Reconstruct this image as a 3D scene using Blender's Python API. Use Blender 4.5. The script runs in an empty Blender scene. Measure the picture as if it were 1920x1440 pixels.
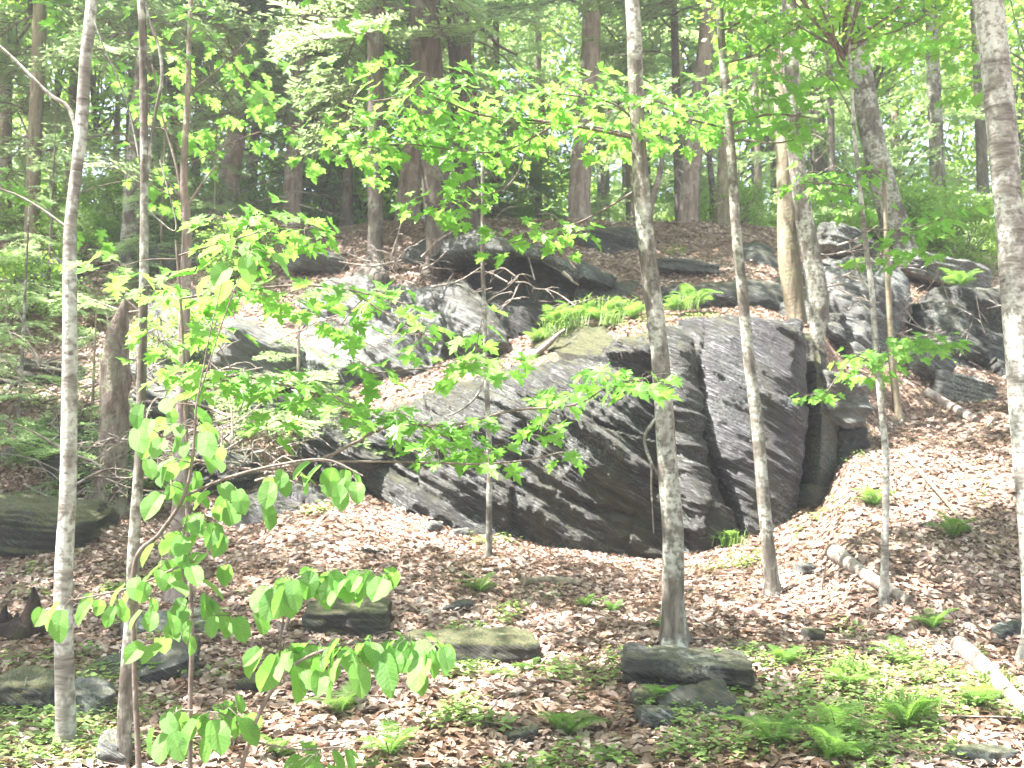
import bpy, math, random
import numpy as np
from mathutils import Vector, Matrix, Euler

random.seed(11)
RNG = np.random.default_rng(11)
SC = bpy.context.scene
COL = SC.collection
R = math.radians

# ------------------------------------------------------------------ camera
CAM = np.array((0.0, 0.0, 1.6))
PITCH = R(6.0)
FPX = 2059.0
cam_d = bpy.data.cameras.new('camera')
cam_d.sensor_width = 36.0
cam_d.lens = 36.0 * FPX / 1920.0
cam_d.clip_start = 0.05
cam_d.clip_end = 900.0
cam_d.dof.use_dof = True
cam_d.dof.focus_distance = 6.2
cam_d.dof.aperture_fstop = 3.6
cam = bpy.data.objects.new('camera', cam_d)
COL.objects.link(cam)
cam.location = CAM
cam.rotation_euler = (math.pi / 2 + PITCH, 0, 0)
SC.camera = cam

# ------------------------------------------------------------------ light
SUN_TO = Vector((-0.38, -0.08, 0.90)).normalized()
world = bpy.data.worlds.new('World')
SC.world = world
world.use_nodes = True
wn = world.node_tree
wn.nodes.clear()
w_out = wn.nodes.new('ShaderNodeOutputWorld')
w_bg = wn.nodes.new('ShaderNodeBackground')
w_sky = wn.nodes.new('ShaderNodeTexSky')
w_sky.sky_type = 'NISHITA'
w_sky.sun_disc = False
w_sky.sun_elevation = math.asin(SUN_TO.z)
w_sky.sun_rotation = math.atan2(SUN_TO.x, SUN_TO.y)
w_sky.air_density = 1.0
w_sky.dust_density = 2.0
w_bg.inputs['Strength'].default_value = 0.09
w_hs = wn.nodes.new('ShaderNodeHueSaturation')
w_hs.inputs['Saturation'].default_value = 0.6
wn.links.new(w_sky.outputs[0], w_hs.inputs['Color'])
wn.links.new(w_hs.outputs[0], w_bg.inputs['Color'])
wn.links.new(w_bg.outputs[0], w_out.inputs['Surface'])
sun_d = bpy.data.lights.new('sun', 'SUN')
sun_d.energy = 5.0
sun_d.angle = R(0.53)
sun_d.color = (1.0, 0.95, 0.9)
sun = bpy.data.objects.new('sun', sun_d)
COL.objects.link(sun)
sun.rotation_euler = SUN_TO.to_track_quat('Z', 'Y').to_euler()
sun.location = (0, 0, 30)

SC.view_settings.view_transform = 'Standard'
SC.view_settings.look = 'None'
SC.view_settings.gamma = 1.0
SC.view_settings.use_curve_mapping = False
SC.view_settings.exposure = 3.05
SC.cycles.use_denoising = True
SC.cycles.max_bounces = 7
SC.cycles.diffuse_bounces = 4
SC.cycles.transmission_bounces = 4
SC.cycles.caustics_reflective = False
SC.cycles.caustics_refractive = False

# ------------------------------------------------------------------ helpers
cp, sp = math.cos(PITCH), math.sin(PITCH)


def ray(px, py):
    a = (px - 960.0) / FPX
    b = (720.0 - py) / FPX
    return np.array((a, cp - sp * b, sp + cp * b))


def at(px, py, Y):
    """point on the line of sight of a photo pixel at world distance Y"""
    d = ray(px, py)
    return CAM + d * (Y / d[1])


def _hash(ix, iy, iz, seed):
    h = (ix.astype(np.int64) * 374761393 + iy.astype(np.int64) * 668265263 +
         iz.astype(np.int64) * 2147483647 + seed * 1274126177) & 0xffffffff
    h = ((h ^ (h >> 13)) * 1274126177) & 0xffffffff
    h = (h ^ (h >> 16)) & 0xffffff
    return h.astype(np.float64) / 0xffffff


def vnoise(P, seed=0):
    P = np.asarray(P, float)
    i = np.floor(P)
    f = P - i
    f = f * f * (3 - 2 * f)
    i = i.astype(np.int64)
    r = 0
    for dx in (0, 1):
        for dy in (0, 1):
            for dz in (0, 1):
                w = (f[:, 0] if dx else 1 - f[:, 0]) * (f[:, 1] if dy else 1 - f[:, 1]) * (f[:, 2] if dz else 1 - f[:, 2])
                r = r + w * _hash(i[:, 0] + dx, i[:, 1] + dy, i[:, 2] + dz, seed)
    return r * 2 - 1


def fbm(P, octv=4, seed=0, gain=0.5):
    P = np.asarray(P, float)
    s, a, t = 0, 1.0, 0
    for k in range(octv):
        s = s + a * vnoise(P * (2.03 ** k) + 17.3 * k, seed + k)
        t += a
        a *= gain
    return s / t


class Geo:
    def __init__(self):
        self.v, self.f, self.n = [], [], 0

    def add(self, V, F):
        V = np.asarray(V, float)
        F = np.asarray(F, np.int64)
        self.v.append(V)
        self.f.append(F + self.n)
        self.n += len(V)

    def mesh(self, name, mat, smooth=True):
        V = np.concatenate(self.v)
        me = bpy.data.meshes.new(name)
        me.vertices.add(len(V))
        me.vertices.foreach_set('co', V.astype(np.float32).ravel())
        loops = np.concatenate([f.ravel() for f in self.f])
        tot = np.concatenate([np.full(len(f), f.shape[1], np.int64) for f in self.f])
        st = np.concatenate([[0], np.cumsum(tot)[:-1]])
        me.loops.add(len(loops))
        me.loops.foreach_set('vertex_index', loops.astype(np.int32))
        me.polygons.add(len(tot))
        me.polygons.foreach_set('loop_start', st.astype(np.int32))
        me.polygons.foreach_set('loop_total', tot.astype(np.int32))
        me.polygons.foreach_set('use_smooth', np.full(len(tot), smooth))
        me.update(calc_edges=True)
        if mat:
            me.materials.append(mat)
        return me


def link(name, data, parent=None, loc=None):
    o = bpy.data.objects.new(name, data)
    COL.objects.link(o)
    if parent is not None:
        o.parent = parent
    if loc is not None:
        o.location = loc
    return o


def tag(o, label=None, cat=None, group=None, kind=None):
    if label:
        o['label'] = label
    if cat:
        o['category'] = cat
    if group:
        o['group'] = group
    if kind:
        o['kind'] = kind
    return o


def thing(name, label, cat, loc, group=None):
    o = link(name, None, None, tuple(float(c) for c in loc))
    return tag(o, label, cat, group)


def smooth_path(pts, n):
    """Catmull-Rom through rows of values, n samples"""
    P = np.asarray(pts, float)
    if len(P) == 2:
        t = np.linspace(0, 1, n)[:, None]
        return P[0] * (1 - t) + P[1] * t
    Q = np.vstack([2 * P[0] - P[1], P, 2 * P[-1] - P[-2]])
    t = np.linspace(0, len(P) - 1 - 1e-9, n)
    i = t.astype(int)
    u = (t - i)[:, None]
    a, b, c, d = Q[i], Q[i + 1], Q[i + 2], Q[i + 3]
    return 0.5 * (2 * b + (c - a) * u + (2 * a - 5 * b + 4 * c - d) * u ** 2 + (3 * b - a - 3 * c + d) * u ** 3)


def tube(path, rad, sides=8, rough=0.0, seed=0, flare=0.0, capped=True):
    P = np.asarray(path, float)
    n = len(P)
    rad = np.broadcast_to(np.asarray(rad, float), (n,))
    T = np.gradient(P, axis=0)
    T /= np.linalg.norm(T, axis=1)[:, None] + 1e-9
    ref = np.array((0, 1.0, 0)) if abs(T[:, 1]).mean() < 0.8 else np.array((1.0, 0, 0))
    A = np.cross(T, ref)
    A /= np.linalg.norm(A, axis=1)[:, None] + 1e-9
    B = np.cross(T, A)
    th = np.arange(sides) / sides * 2 * math.pi
    c, s = np.cos(th), np.sin(th)
    r = np.repeat(rad[:, None], sides, 1)
    if rough:
        s_len = np.concatenate([[0], np.cumsum(np.linalg.norm(np.diff(P, axis=0), axis=1))])
        q = np.stack([np.tile(c * 2.2, n), np.tile(s * 2.2, n), np.repeat(s_len * 1.6, sides)], 1)
        q2 = np.stack([np.tile(c * 7, n), np.tile(s * 7, n), np.repeat(s_len * 6, sides)], 1)
        d = fbm(q, 3, seed) * 0.9 + fbm(q2, 2, seed + 9) * 0.45
        r = r * (1 + rough * d.reshape(n, sides))
        if flare:
            k = np.exp(-np.maximum(s_len - 0.3, 0) / 0.16)[:, None]
            lob = 0.55 + 0.45 * np.cos(th * 4 + seed)[None] + 0.3 * np.cos(th * 3 + 2 * seed)[None]
            r = r * (1 + flare * k * np.maximum(lob, 0.05))
    V = P[:, None] + r[..., None] * (c[None, :, None] * A[:, None] + s[None, :, None] * B[:, None])
    V = V.reshape(-1, 3)
    i = np.arange(n - 1)[:, None] * sides
    j = np.arange(sides)[None]
    k = (j + 1) % sides
    F = np.stack([i + j, i + k, i + sides + k, i + sides + j], -1).reshape(-1, 4)
    return V, F


def add_tube(g, path, rad, sides=6, **kw):
    V, F = tube(path, rad, sides, **kw)
    g.add(V, F)
    # pointed end caps
    n = len(V)
    P = np.asarray(path, float)
    e = np.array([P[0], P[-1]])
    g.add(np.vstack([V[:sides], e[:1], V[-sides:], e[1:]]),
          np.array([[(k + 1) % sides, k, sides] for k in range(sides)] +
                   [[sides + 1 + k, sides + 1 + (k + 1) % sides, 2 * sides + 1] for k in range(sides)]))


# ------------------------------------------------------------------ materials
def new_mat(name):
    m = bpy.data.materials.new(name)
    m.use_nodes = True
    nt = m.node_tree
    nt.nodes.clear()
    out = nt.nodes.new('ShaderNodeOutputMaterial')
    return m, nt, out


def N(nt, t, **kw):
    n = nt.nodes.new(t)
    for k, v in kw.items():
        setattr(n, k, v)
    return n


def ramp(nt, fac, stops, interp='LINEAR'):
    r = N(nt, 'ShaderNodeValToRGB')
    r.color_ramp.interpolation = interp
    e = r.color_ramp.elements
    while len(e) < len(stops):
        e.new(0.5)
    for k, (p, c) in enumerate(stops):
        e[k].position = p
        e[k].color = (*c, 1) if len(c) == 3 else c
    nt.links.new(fac, r.inputs['Fac'])
    return r.outputs['Color']


def noise(nt, vec, scale, detail=4, rough=0.55, dist=0.0):
    n = N(nt, 'ShaderNodeTexNoise')
    n.inputs['Scale'].default_value = scale
    n.inputs['Detail'].default_value = detail
    n.inputs['Roughness'].default_value = rough
    n.inputs['Distortion'].default_value = dist
    if vec is not None:
        nt.links.new(vec, n.inputs['Vector'])
    return n.outputs['Fac']


def mapping(nt, vec, scale=(1, 1, 1), rot=(0, 0, 0)):
    m = N(nt, 'ShaderNodeMapping')
    m.inputs['Scale'].default_value = scale
    m.inputs['Rotation'].default_value = rot
    nt.links.new(vec, m.inputs['Vector'])
    return m.outputs['Vector']


def mixc(nt, fac, a, b, mode='MIX'):
    m = N(nt, 'ShaderNodeMix', data_type='RGBA', blend_type=mode)
    for sock, v in ((m.inputs[0], fac), (m.inputs[6], a), (m.inputs[7], b)):
        if hasattr(v, 'links'):
            nt.links.new(v, sock)
        elif isinstance(v, (int, float)):
            sock.default_value = v
        else:
            sock.default_value = (*v, 1)
    return m.outputs[2]


def math_n(nt, op, a, b=0.0):
    m = N(nt, 'ShaderNodeMath', operation=op)
    for sock, v in ((m.inputs[0], a), (m.inputs[1], b)):
        if hasattr(v, 'links'):
            nt.links.new(v, sock)
        else:
            sock.default_value = v
    return m.outputs[0]


def bump(nt, h, strength, dist):
    b = N(nt, 'ShaderNodeBump')
    b.inputs['Strength'].default_value = strength
    b.inputs['Distance'].default_value = dist
    nt.links.new(h, b.inputs['Height'])
    return b.outputs['Normal']


def principled(nt, out, col, rough=0.8, normal=None, spec=0.5):
    p = N(nt, 'ShaderNodeBsdfPrincipled')
    for k, v in (('Base Color', col), ('Roughness', rough)):
        if hasattr(v, 'links'):
            nt.links.new(v, p.inputs[k])
        else:
            p.inputs[k].default_value = (*v, 1) if k == 'Base Color' else v
    p.inputs['Specular IOR Level'].default_value = spec
    if normal is not None:
        nt.links.new(normal, p.inputs['Normal'])
    if out is not None:
        nt.links.new(p.outputs[0], out.inputs['Surface'])
    return p.outputs[0]


def leaf_mat(name, c1, c2, c3, trans, by='object', rough=0.45, tf=0.55):
    m, nt, out = new_mat(name)
    if by == 'object':
        rnd = N(nt, 'ShaderNodeObjectInfo').outputs['Random']
    else:
        rnd = N(nt, 'ShaderNodeNewGeometry').outputs['Random Per Island']
    col = ramp(nt, rnd, [(0, c1), (0.5, c2), (1, c3)])
    tc = N(nt, 'ShaderNodeTexCoord').outputs['Object']
    if by == 'object':
        col = mixc(nt, 0.5, col, mixc(nt, 1.0, col, ramp(nt, noise(nt, tc, 3.5, 4, 0.6), [(0.35, (0.6, 0.66, 0.5)), (0.65, (1.25, 1.12, 1.1))]), 'MULTIPLY'))
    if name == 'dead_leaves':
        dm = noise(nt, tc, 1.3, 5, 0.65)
        col = mixc(nt, 1.0, col, ramp(nt, dm, [(0.38, (0.30, 0.25, 0.18)), (0.60, (1, 1, 1))]), 'MULTIPLY')  # random dark patches: damp leaves, plus shade contrast put into the colour
    n = noise(nt, tc, 30.0, 3)
    col = mixc(nt, 0.25 if name != 'dead_leaves' else 0.0, col, ramp(nt, n, [(0.3, tuple(x * 0.55 for x in c2)), (0.7, tuple(min(1, x * 1.4) for x in c2))]))
    hgt = n
    if by == 'object' and name != 'fern_frond':
        sx = N(nt, 'ShaderNodeSeparateXYZ')
        nt.links.new(tc, sx.inputs[0])
        ax = math_n(nt, 'ABSOLUTE', sx.outputs[0])
        side = math_n(nt, 'SUBTRACT', sx.outputs[1], math_n(nt, 'MULTIPLY', ax, 0.85))
        fr = math_n(nt, 'ABSOLUTE', math_n(nt, 'SUBTRACT', math_n(nt, 'FRACT', math_n(nt, 'MULTIPLY', side, 7.5)), 0.5))
        v1 = math_n(nt, 'LESS_THAN', fr, 0.07)
        v2 = math_n(nt, 'LESS_THAN', ax, 0.012)
        vein = math_n(nt, 'MAXIMUM', v1, v2)
        col = mixc(nt, math_n(nt, 'MULTIPLY', vein, 0.35), col, (0.34, 0.5, 0.16))
        hgt = math_n(nt, 'SUBTRACT', n, math_n(nt, 'MULTIPLY', vein, 1.2))
    p = principled(nt, None, col, rough, bump(nt, hgt, 0.5, 0.006))
    t = N(nt, 'ShaderNodeBsdfTranslucent')
    tcx = mixc(nt, 0.65, col, trans)
    nt.links.new(tcx, t.inputs['Color'])
    mx = N(nt, 'ShaderNodeMixShader')
    mx.inputs[0].default_value = tf
    nt.links.new(p, mx.inputs[1])
    nt.links.new(t.outputs[0], mx.inputs[2])
    nt.links.new(mx.outputs[0], out.inputs['Surface'])
    return m


def bark_mat(name, dark, mid, pale, patch, patch_amt=0.5, sz=14.0, bands=False, relief=1.0):
    m, nt, out = new_mat(name)
    oc = N(nt, 'ShaderNodeTexCoord').outputs['Object']
    v = mapping(nt, oc, (1, 1, 0.22) if not bands else (0.5, 0.5, 3.0))
    a = noise(nt, v, sz, 6, 0.65, 0.6)
    col = ramp(nt, a, [(0.28, dark), (0.48, mid), (0.72, pale)])
    b = noise(nt, oc, 3.2, 4, 0.6, 0.3)
    msk = ramp(nt, b, [(0.56 - 0.16 * patch_amt, (0, 0, 0)), (0.66 - 0.16 * patch_amt, (1, 1, 1))])
    fine = noise(nt, oc, 26.0, 3)
    msk2 = math_n(nt, 'MULTIPLY', msk, ramp(nt, fine, [(0.38, (0.1, 0.1, 0.1)), (0.55, (1, 1, 1))]))
    col = mixc(nt, msk2, col, patch)
    h = math_n(nt, 'ADD', a, math_n(nt, 'MULTIPLY', fine, 0.35))
    principled(nt, out, col, 0.85, bump(nt, h, 0.8, 0.02 * relief), 0.3)
    return m


def rock_mat(name, dark, mid, pale, moss_amt=0.5, rough=0.42, streak=0.5, rot=(0, R(-33), 0), spec=0.5, lichen=0.3):
    m, nt, out = new_mat(name)
    geo = N(nt, 'ShaderNodeNewGeometry')
    pos = geo.outputs['Position']
    # fine bedding, dipping down to the right
    v = N(nt, 'ShaderNodeMapping')
    v.inputs['Rotation'].default_value = (0, R(-30), 0)
    nt.links.new(pos, v.inputs['Vector'])
    v = mapping(nt, v.outputs['Vector'], (1.0, 1.0, 9.0))
    a = noise(nt, v, 2.6, 8, 0.68, 0.25)
    big = noise(nt, pos, 1.1, 4, 0.6)
    med = noise(nt, v, 8.0, 5, 0.7, 0.2)
    col = ramp(nt, a, [(0.30, dark), (0.50, mid), (0.62, mid), (0.72, pale)])
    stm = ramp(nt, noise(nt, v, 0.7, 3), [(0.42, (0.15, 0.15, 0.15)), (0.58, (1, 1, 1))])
    col = mixc(nt, math_n(nt, 'MULTIPLY', stm, ramp(nt, med, [(0.54, (0, 0, 0)), (0.62, (streak,) * 3)])), col, pale)  # pale streaks: partly lichen and veins, partly lit highlights painted in
    stn = noise(nt, mapping(nt, pos, (1.6, 1.6, 0.5)), 1.0, 5, 0.65)
    col = mixc(nt, ramp(nt, stn, [(0.50, (0, 0, 0)), (0.62, (0.65, 0.65, 0.65))]), col, (0.045, 0.042, 0.02))
    fine = noise(nt, pos, 34.0, 4, 0.7)
    lm = math_n(nt, 'MULTIPLY', ramp(nt, big, [(0.5, (0, 0, 0)), (0.62, (1, 1, 1))]),
                ramp(nt, fine, [(0.45, (0, 0, 0)), (0.6, (1, 1, 1))]))
    col = mixc(nt, math_n(nt, 'MULTIPLY', lm, lichen), col, (0.34, 0.38, 0.33))
    # moss and crumbs of litter on surfaces that face up
    up = N(nt, 'ShaderNodeSeparateXYZ')
    nt.links.new(geo.outputs['Normal'], up.inputs[0])
    mm = noise(nt, pos, 5.0, 5, 0.6)
    ms = math_n(nt, 'ADD', up.outputs['Z'], math_n(nt, 'MULTIPLY', math_n(nt, 'SUBTRACT', mm, 0.5), 2.2))
    ms = ramp(nt, ms, [(0.95 - 0.5 * moss_amt, (0, 0, 0)), (1.15 - 0.5 * moss_amt if moss_amt > 0.3 else 1.0, (1, 1, 1))])
    mcol = ramp(nt, fine, [(0.35, (0.03, 0.035, 0.012)), (0.5, (0.065, 0.075, 0.022)), (0.65, (0.12, 0.085, 0.045))])
    col = mixc(nt, math_n(nt, 'MULTIPLY', ms, min(1, moss_amt * 1.3)), col, mcol)
    h = math_n(nt, 'ADD', math_n(nt, 'MULTIPLY', a, 1.0), math_n(nt, 'MULTIPLY', med, 0.6))
    h = math_n(nt, 'ADD', h, math_n(nt, 'MULTIPLY', fine, 0.12))
    rg = ramp(nt, med, [(0.3, (rough,) * 3), (0.7, (min(1, rough + 0.3),) * 3)])
    principled(nt, out, col, rg, bump(nt, h, 1.0, 0.09), spec)
    return m


M = {}
M['maple'] = leaf_mat('maple_leaf', (0.09, 0.24, 0.03), (0.14, 0.34, 0.045), (0.22, 0.43, 0.065), (0.27, 0.60, 0.09))
M['round'] = leaf_mat('round_leaf', (0.075, 0.2, 0.04), (0.11, 0.27, 0.05), (0.16, 0.34, 0.07), (0.2, 0.46, 0.07), rough=0.5)
M['canopy'] = leaf_mat('canopy_leaf', (0.11, 0.22, 0.035), (0.17, 0.32, 0.05), (0.27, 0.42, 0.07), (0.3, 0.55, 0.07), by='island')
M['bush'] = leaf_mat('bush_leaf', (0.1, 0.22, 0.04), (0.17, 0.32, 0.05), (0.27, 0.42, 0.08), (0.4, 0.62, 0.1), by='island')
M['hemlock'] = leaf_mat('hemlock_needles', (0.15, 0.24, 0.11), (0.25, 0.37, 0.17), (0.36, 0.5, 0.24), (0.5, 0.66, 0.28), by='island', tf=0.5)
M['fern'] = leaf_mat('fern_frond', (0.07, 0.17, 0.03), (0.11, 0.23, 0.04), (0.17, 0.3, 0.06), (0.22, 0.42, 0.06), by='object')
M['cover'] = leaf_mat('ground_cover', (0.09, 0.16, 0.05), (0.17, 0.26, 0.08), (0.30, 0.40, 0.15), (0.32, 0.52, 0.1), by='island')
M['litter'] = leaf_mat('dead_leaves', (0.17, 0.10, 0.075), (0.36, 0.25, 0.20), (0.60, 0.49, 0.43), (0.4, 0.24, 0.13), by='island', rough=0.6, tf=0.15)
M['bark_grey'] = bark_mat('bark_grey', (0.03, 0.025, 0.02), (0.095, 0.082, 0.066), (0.2, 0.18, 0.15), (0.34, 0.34, 0.29), 0.6)
M['bark_pale'] = bark_mat('bark_pale', (0.05, 0.04, 0.034), (0.15, 0.135, 0.115), (0.27, 0.25, 0.22), (0.42, 0.42, 0.38), 0.75, 9.0, True, 0.5)
M['bark_dark'] = bark_mat('bark_dark', (0.035, 0.028, 0.024), (0.09, 0.075, 0.062), (0.17, 0.145, 0.12), (0.2, 0.2, 0.16), 0.2, 12.0)
M['bark_red'] = bark_mat('bark_reddish', (0.08, 0.06, 0.052), (0.2, 0.155, 0.135), (0.35, 0.285, 0.255), (0.36, 0.33, 0.29), 0.3, 11.0, False, 1.6)
M['bark_brown'] = bark_mat('bark_brown', (0.07, 0.055, 0.035), (0.17, 0.14, 0.095), (0.3, 0.255, 0.19), (0.2, 0.2, 0.12), 0.3, 10.0, False, 1.5)
M['twig'] = bark_mat('twig_bark', (0.06, 0.045, 0.04), (0.13, 0.1, 0.085), (0.24, 0.2, 0.18), (0.2, 0.18, 0.15), 0.2, 20.0)
M['deadwood'] = bark_mat('dead_wood', (0.07, 0.052, 0.042), (0.19, 0.155, 0.13), (0.34, 0.3, 0.26), (0.36, 0.34, 0.3), 0.3, 16.0)
M['bark_furrowed'] = bark_mat('bark_furrowed', (0.025, 0.019, 0.015), (0.075, 0.058, 0.046), (0.16, 0.13, 0.105), (0.15, 0.14, 0.11), 0.2, 11.0, False, 2.6)
M['snag'] = bark_mat('snag_wood', (0.05, 0.035, 0.028), (0.13, 0.1, 0.08), (0.27, 0.225, 0.19), (0.2, 0.2, 0.14), 0.4, 18.0, False, 2.5)
M['rotten'] = bark_mat('rotten_wood', (0.006, 0.004, 0.003), (0.02, 0.012, 0.008), (0.05, 0.03, 0.02), (0.03, 0.03, 0.01), 0.2, 14.0, False, 3.0)
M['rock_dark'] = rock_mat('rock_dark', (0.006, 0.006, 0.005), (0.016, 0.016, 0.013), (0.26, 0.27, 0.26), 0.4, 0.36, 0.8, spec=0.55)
M['rock_gloss'] = rock_mat('rock_gloss', (0.008, 0.008, 0.009), (0.02, 0.019, 0.022), (0.3, 0.29, 0.33), 0.25, 0.3, 0.8, spec=0.6)  # lilac pale tone paints the sheen of lit patches into the colour
M['rock_shade'] = rock_mat('rock_shaded', (0.007, 0.007, 0.006), (0.016, 0.016, 0.013), (0.05, 0.05, 0.042), 0.35, 0.6, 0.2)  # dark rock without bright streaks; shade of recesses put into the colour
M['rock_pale'] = rock_mat('rock_pale', (0.025, 0.026, 0.022), (0.12, 0.122, 0.115), (0.46, 0.47, 0.46), 0.35, 0.5, 0.7, lichen=0.6)
M['slab_dark'] = rock_mat('rock_slab_dark', (0.006, 0.006, 0.005), (0.022, 0.022, 0.018), (0.2, 0.21, 0.18), 0.35, 0.45, 0.5, lichen=0.5)
M['slab'] = rock_mat('rock_slab', (0.012, 0.012, 0.01), (0.05, 0.05, 0.043), (0.3, 0.31, 0.28), 0.3, 0.55, 0.5, lichen=0.8)
M['rock_mid'] = rock_mat('rock_mid', (0.015, 0.016, 0.013), (0.05, 0.052, 0.046), (0.24, 0.25, 0.23), 0.45, 0.5, 0.55, lichen=0.5)
M['rock_moss'] = rock_mat('rock_moss', (0.016, 0.016, 0.011), (0.04, 0.038, 0.027), (0.15, 0.15, 0.12), 1.1, 0.6, 0.35)


def ground_material():
    m, nt, out = new_mat('forest_floor')
    pos = N(nt, 'ShaderNodeNewGeometry').outputs['Position']
    vo = N(nt, 'ShaderNodeTexVoronoi')
    vo.inputs['Scale'].default_value = 17.0
    w = N(nt, 'ShaderNodeVectorMath', operation='ADD')
    nz = N(nt, 'ShaderNodeTexNoise')
    nz.inputs['Scale'].default_value = 6.0
    nt.links.new(pos, nz.inputs['Vector'])
    nt.links.new(pos, w.inputs[0])
    nt.links.new(nz.outputs['Color'], w.inputs[1])
    nt.links.new(w.outputs[0], vo.inputs['Vector'])
    bw = N(nt, 'ShaderNodeSeparateColor')
    nt.links.new(vo.outputs['Color'], bw.inputs[0])
    col = ramp(nt, bw.outputs[0], [(0, (0.06, 0.035, 0.022)), (0.45, (0.16, 0.1, 0.07)), (0.8, (0.28, 0.19, 0.14)), (1, (0.42, 0.32, 0.26))])
    b = noise(nt, pos, 0.9, 5, 0.6)
    soil = ramp(nt, noise(nt, pos, 12.0, 4), [(0.3, (0.05, 0.04, 0.02)), (0.6, (0.1, 0.09, 0.035))])
    col = mixc(nt, ramp(nt, b, [(0.5, (0, 0, 0)), (0.66, (0.7, 0.7, 0.7))]), col, soil)
    h = math_n(nt, 'ADD', math_n(nt, 'MULTIPLY', bw.outputs[0], 0.5), noise(nt, pos, 25.0, 4))
    principled(nt, out, col, 0.85, bump(nt, h, 0.8, 0.03), 0.25)
    return m


# ------------------------------------------------------------------ terrain
COLS = [-700, -300, 0, 200, 400, 600, 750, 900, 1050, 1230, 1400, 1520, 1600, 1750, 1920, 2300, 2700]
K3 = [(1000, 12), (1000, 12), (1000, 12.2), (960, 12.6), (975, 12.8), (905, 13.8), (950, 13.3), (1000, 12.9), (1035, 12.6), (1058, 12.4), (1010, 12.5), (955, 12.9), (840, 13.6), (775, 14.6), (740, 15), (740, 15), (740, 15)]
K4 = [(780, 13.8), (780, 13.8), (770, 13.8), (770, 14.2), (800, 14.4), (790, 14.5), (750, 14.3), (705, 14.3), (672, 14.1), (615, 13.9), (603, 13.8), (615, 14.0), (690, 14.6), (700, 15.3), (710, 15.7), (700, 16), (700, 16)]
K5 = [(710, 15), (710, 15), (700, 15), (690, 15.3), (740, 15.2), (730, 15.2), (690, 15.3), (655, 15.6), (612, 15.8), (580, 15.7), (575, 15.6), (605, 15.6), (650, 15.6), (660, 16.2), (690, 16.6), (660, 17), (660, 17)]
K6 = [(570, 17), (570, 17), (565, 17), (545, 17.2), (535, 16.9), (525, 16.8), (515, 16.7), (490, 16.9), (505, 16.9), (525, 16.7), (510, 16.7), (520, 16.7), (515, 16.9), (565, 17.4), (550, 17.6), (550, 18), (550, 18)]
K7 = [(440, 21), (440, 21), (440, 21), (430, 21), (430, 20.5), (425, 20), (415, 20), (412, 19.5), (412, 19.5), (415, 19.5), (418, 19.5), (430, 19.8), (445, 20), (460, 21), (475, 22), (475, 22), (475, 22)]


def _build_profiles():
    us, Ys, Zs = [], [], []
    for i, px in enumerate(COLS):
        ys, zs = [-30.0, 0.0, 3.0], [-0.6, -0.12, 0.0]
        for (py, Y) in ((1440, 6.0), (1200, 8.7), K3[i], K4[i], K5[i], K6[i], K7[i]):
            p = at(px, py, Y)
            ys.append(Y)
            zs.append(p[2])
            if (py, Y) == K3[i]:
                t4 = at(px, *K4[i])
                if 600 <= px <= 1520:      # level floor up to the foot of the cliff
                    ys.append(t4[1] - 0.3)
                    zs.append(p[2] + 0.12)
                else:
                    ys.append(Y * 0.5 + t4[1] * 0.5)
                    zs.append(p[2] * 0.5 + t4[2] * 0.5)
        zr = zs[-1]
        ys += [27.0, 45.0, 400.0]
        zs += [zr + 0.3, zr + 1.0, zr + 1.0]
        us.append((px - 960.0) / FPX)
        Ys.append(ys)
        Zs.append(zs)
    return np.array(us), np.array(Ys), np.array(Zs)


_U, _PY, _PZ = _build_profiles()


def ground_z(x, y, rough=True):
    x = np.atleast_1d(np.asarray(x, float))
    y = np.atleast_1d(np.asarray(y, float))
    u = np.clip(x / np.maximum(y, 3.0), _U[0], _U[-1])
    i = np.clip(np.searchsorted(_U, u) - 1, 0, len(_U) - 2)
    t = (u - _U[i]) / (_U[i + 1] - _U[i])
    t = t * t * (3 - 2 * t)
    Yk = _PY[i] * (1 - t)[:, None] + _PY[i + 1] * t[:, None]
    Zk = _PZ[i] * (1 - t)[:, None] + _PZ[i + 1] * t[:, None]
    z = np.zeros_like(x)
    k = np.clip((Yk <= y[:, None]).sum(1) - 1, 0, Yk.shape[1] - 2)
    r = np.arange(len(x))
    f = (y - Yk[r, k]) / (Yk[r, k + 1] - Yk[r, k])
    z = Zk[r, k] + (Zk[r, k + 1] - Zk[r, k]) * np.clip(f, 0, 1)
    if rough:
        P = np.stack([x, y, np.zeros_like(x)], 1)
        z = z + 0.10 * fbm(P * 0.7, 3, 3) + 0.035 * fbm(P * 3.1, 3, 8)
    return z


def ground(px, py, ymin=3.0, ymax=30.0):
    d = ray(px, py)
    Y = np.linspace(ymin, ymax, 2700)
    P = CAM[None] + d[None] * (Y / d[1])[:, None]
    g = ground_z(P[:, 0], P[:, 1])
    hit = np.nonzero(g >= P[:, 2])[0]
    k = hit[0] if len(hit) else len(Y) - 1
    return np.array((P[k, 0], P[k, 1], g[k]))


def build_terrain():
    xs = np.concatenate([-np.geomspace(400, 13, 26)[:-1], np.arange(-13, 13.01, 0.075), np.geomspace(13, 400, 26)[1:]])
    ys = np.concatenate([[-60, -30, -12, -5, 0, 2, 3], np.arange(3.5, 23, 0.075), np.geomspace(23, 450, 40)])
    X, Y = np.meshgrid(xs, ys)
    Z = ground_z(X.ravel(), Y.ravel())
    V = np.stack([X.ravel(), Y.ravel(), Z], 1)
    nx, ny = len(xs), len(ys)
    i = np.arange(ny - 1)[:, None] * nx
    j = np.arange(nx - 1)[None]
    F = np.stack([i + j, i + j + 1, i + nx + j + 1, i + nx + j], -1).reshape(-1, 4)
    g = Geo()
    g.add(V, F)
    o = link('ground', g.mesh('ground', ground_material()))
    tag(o, kind='structure')


build_terrain()

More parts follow.
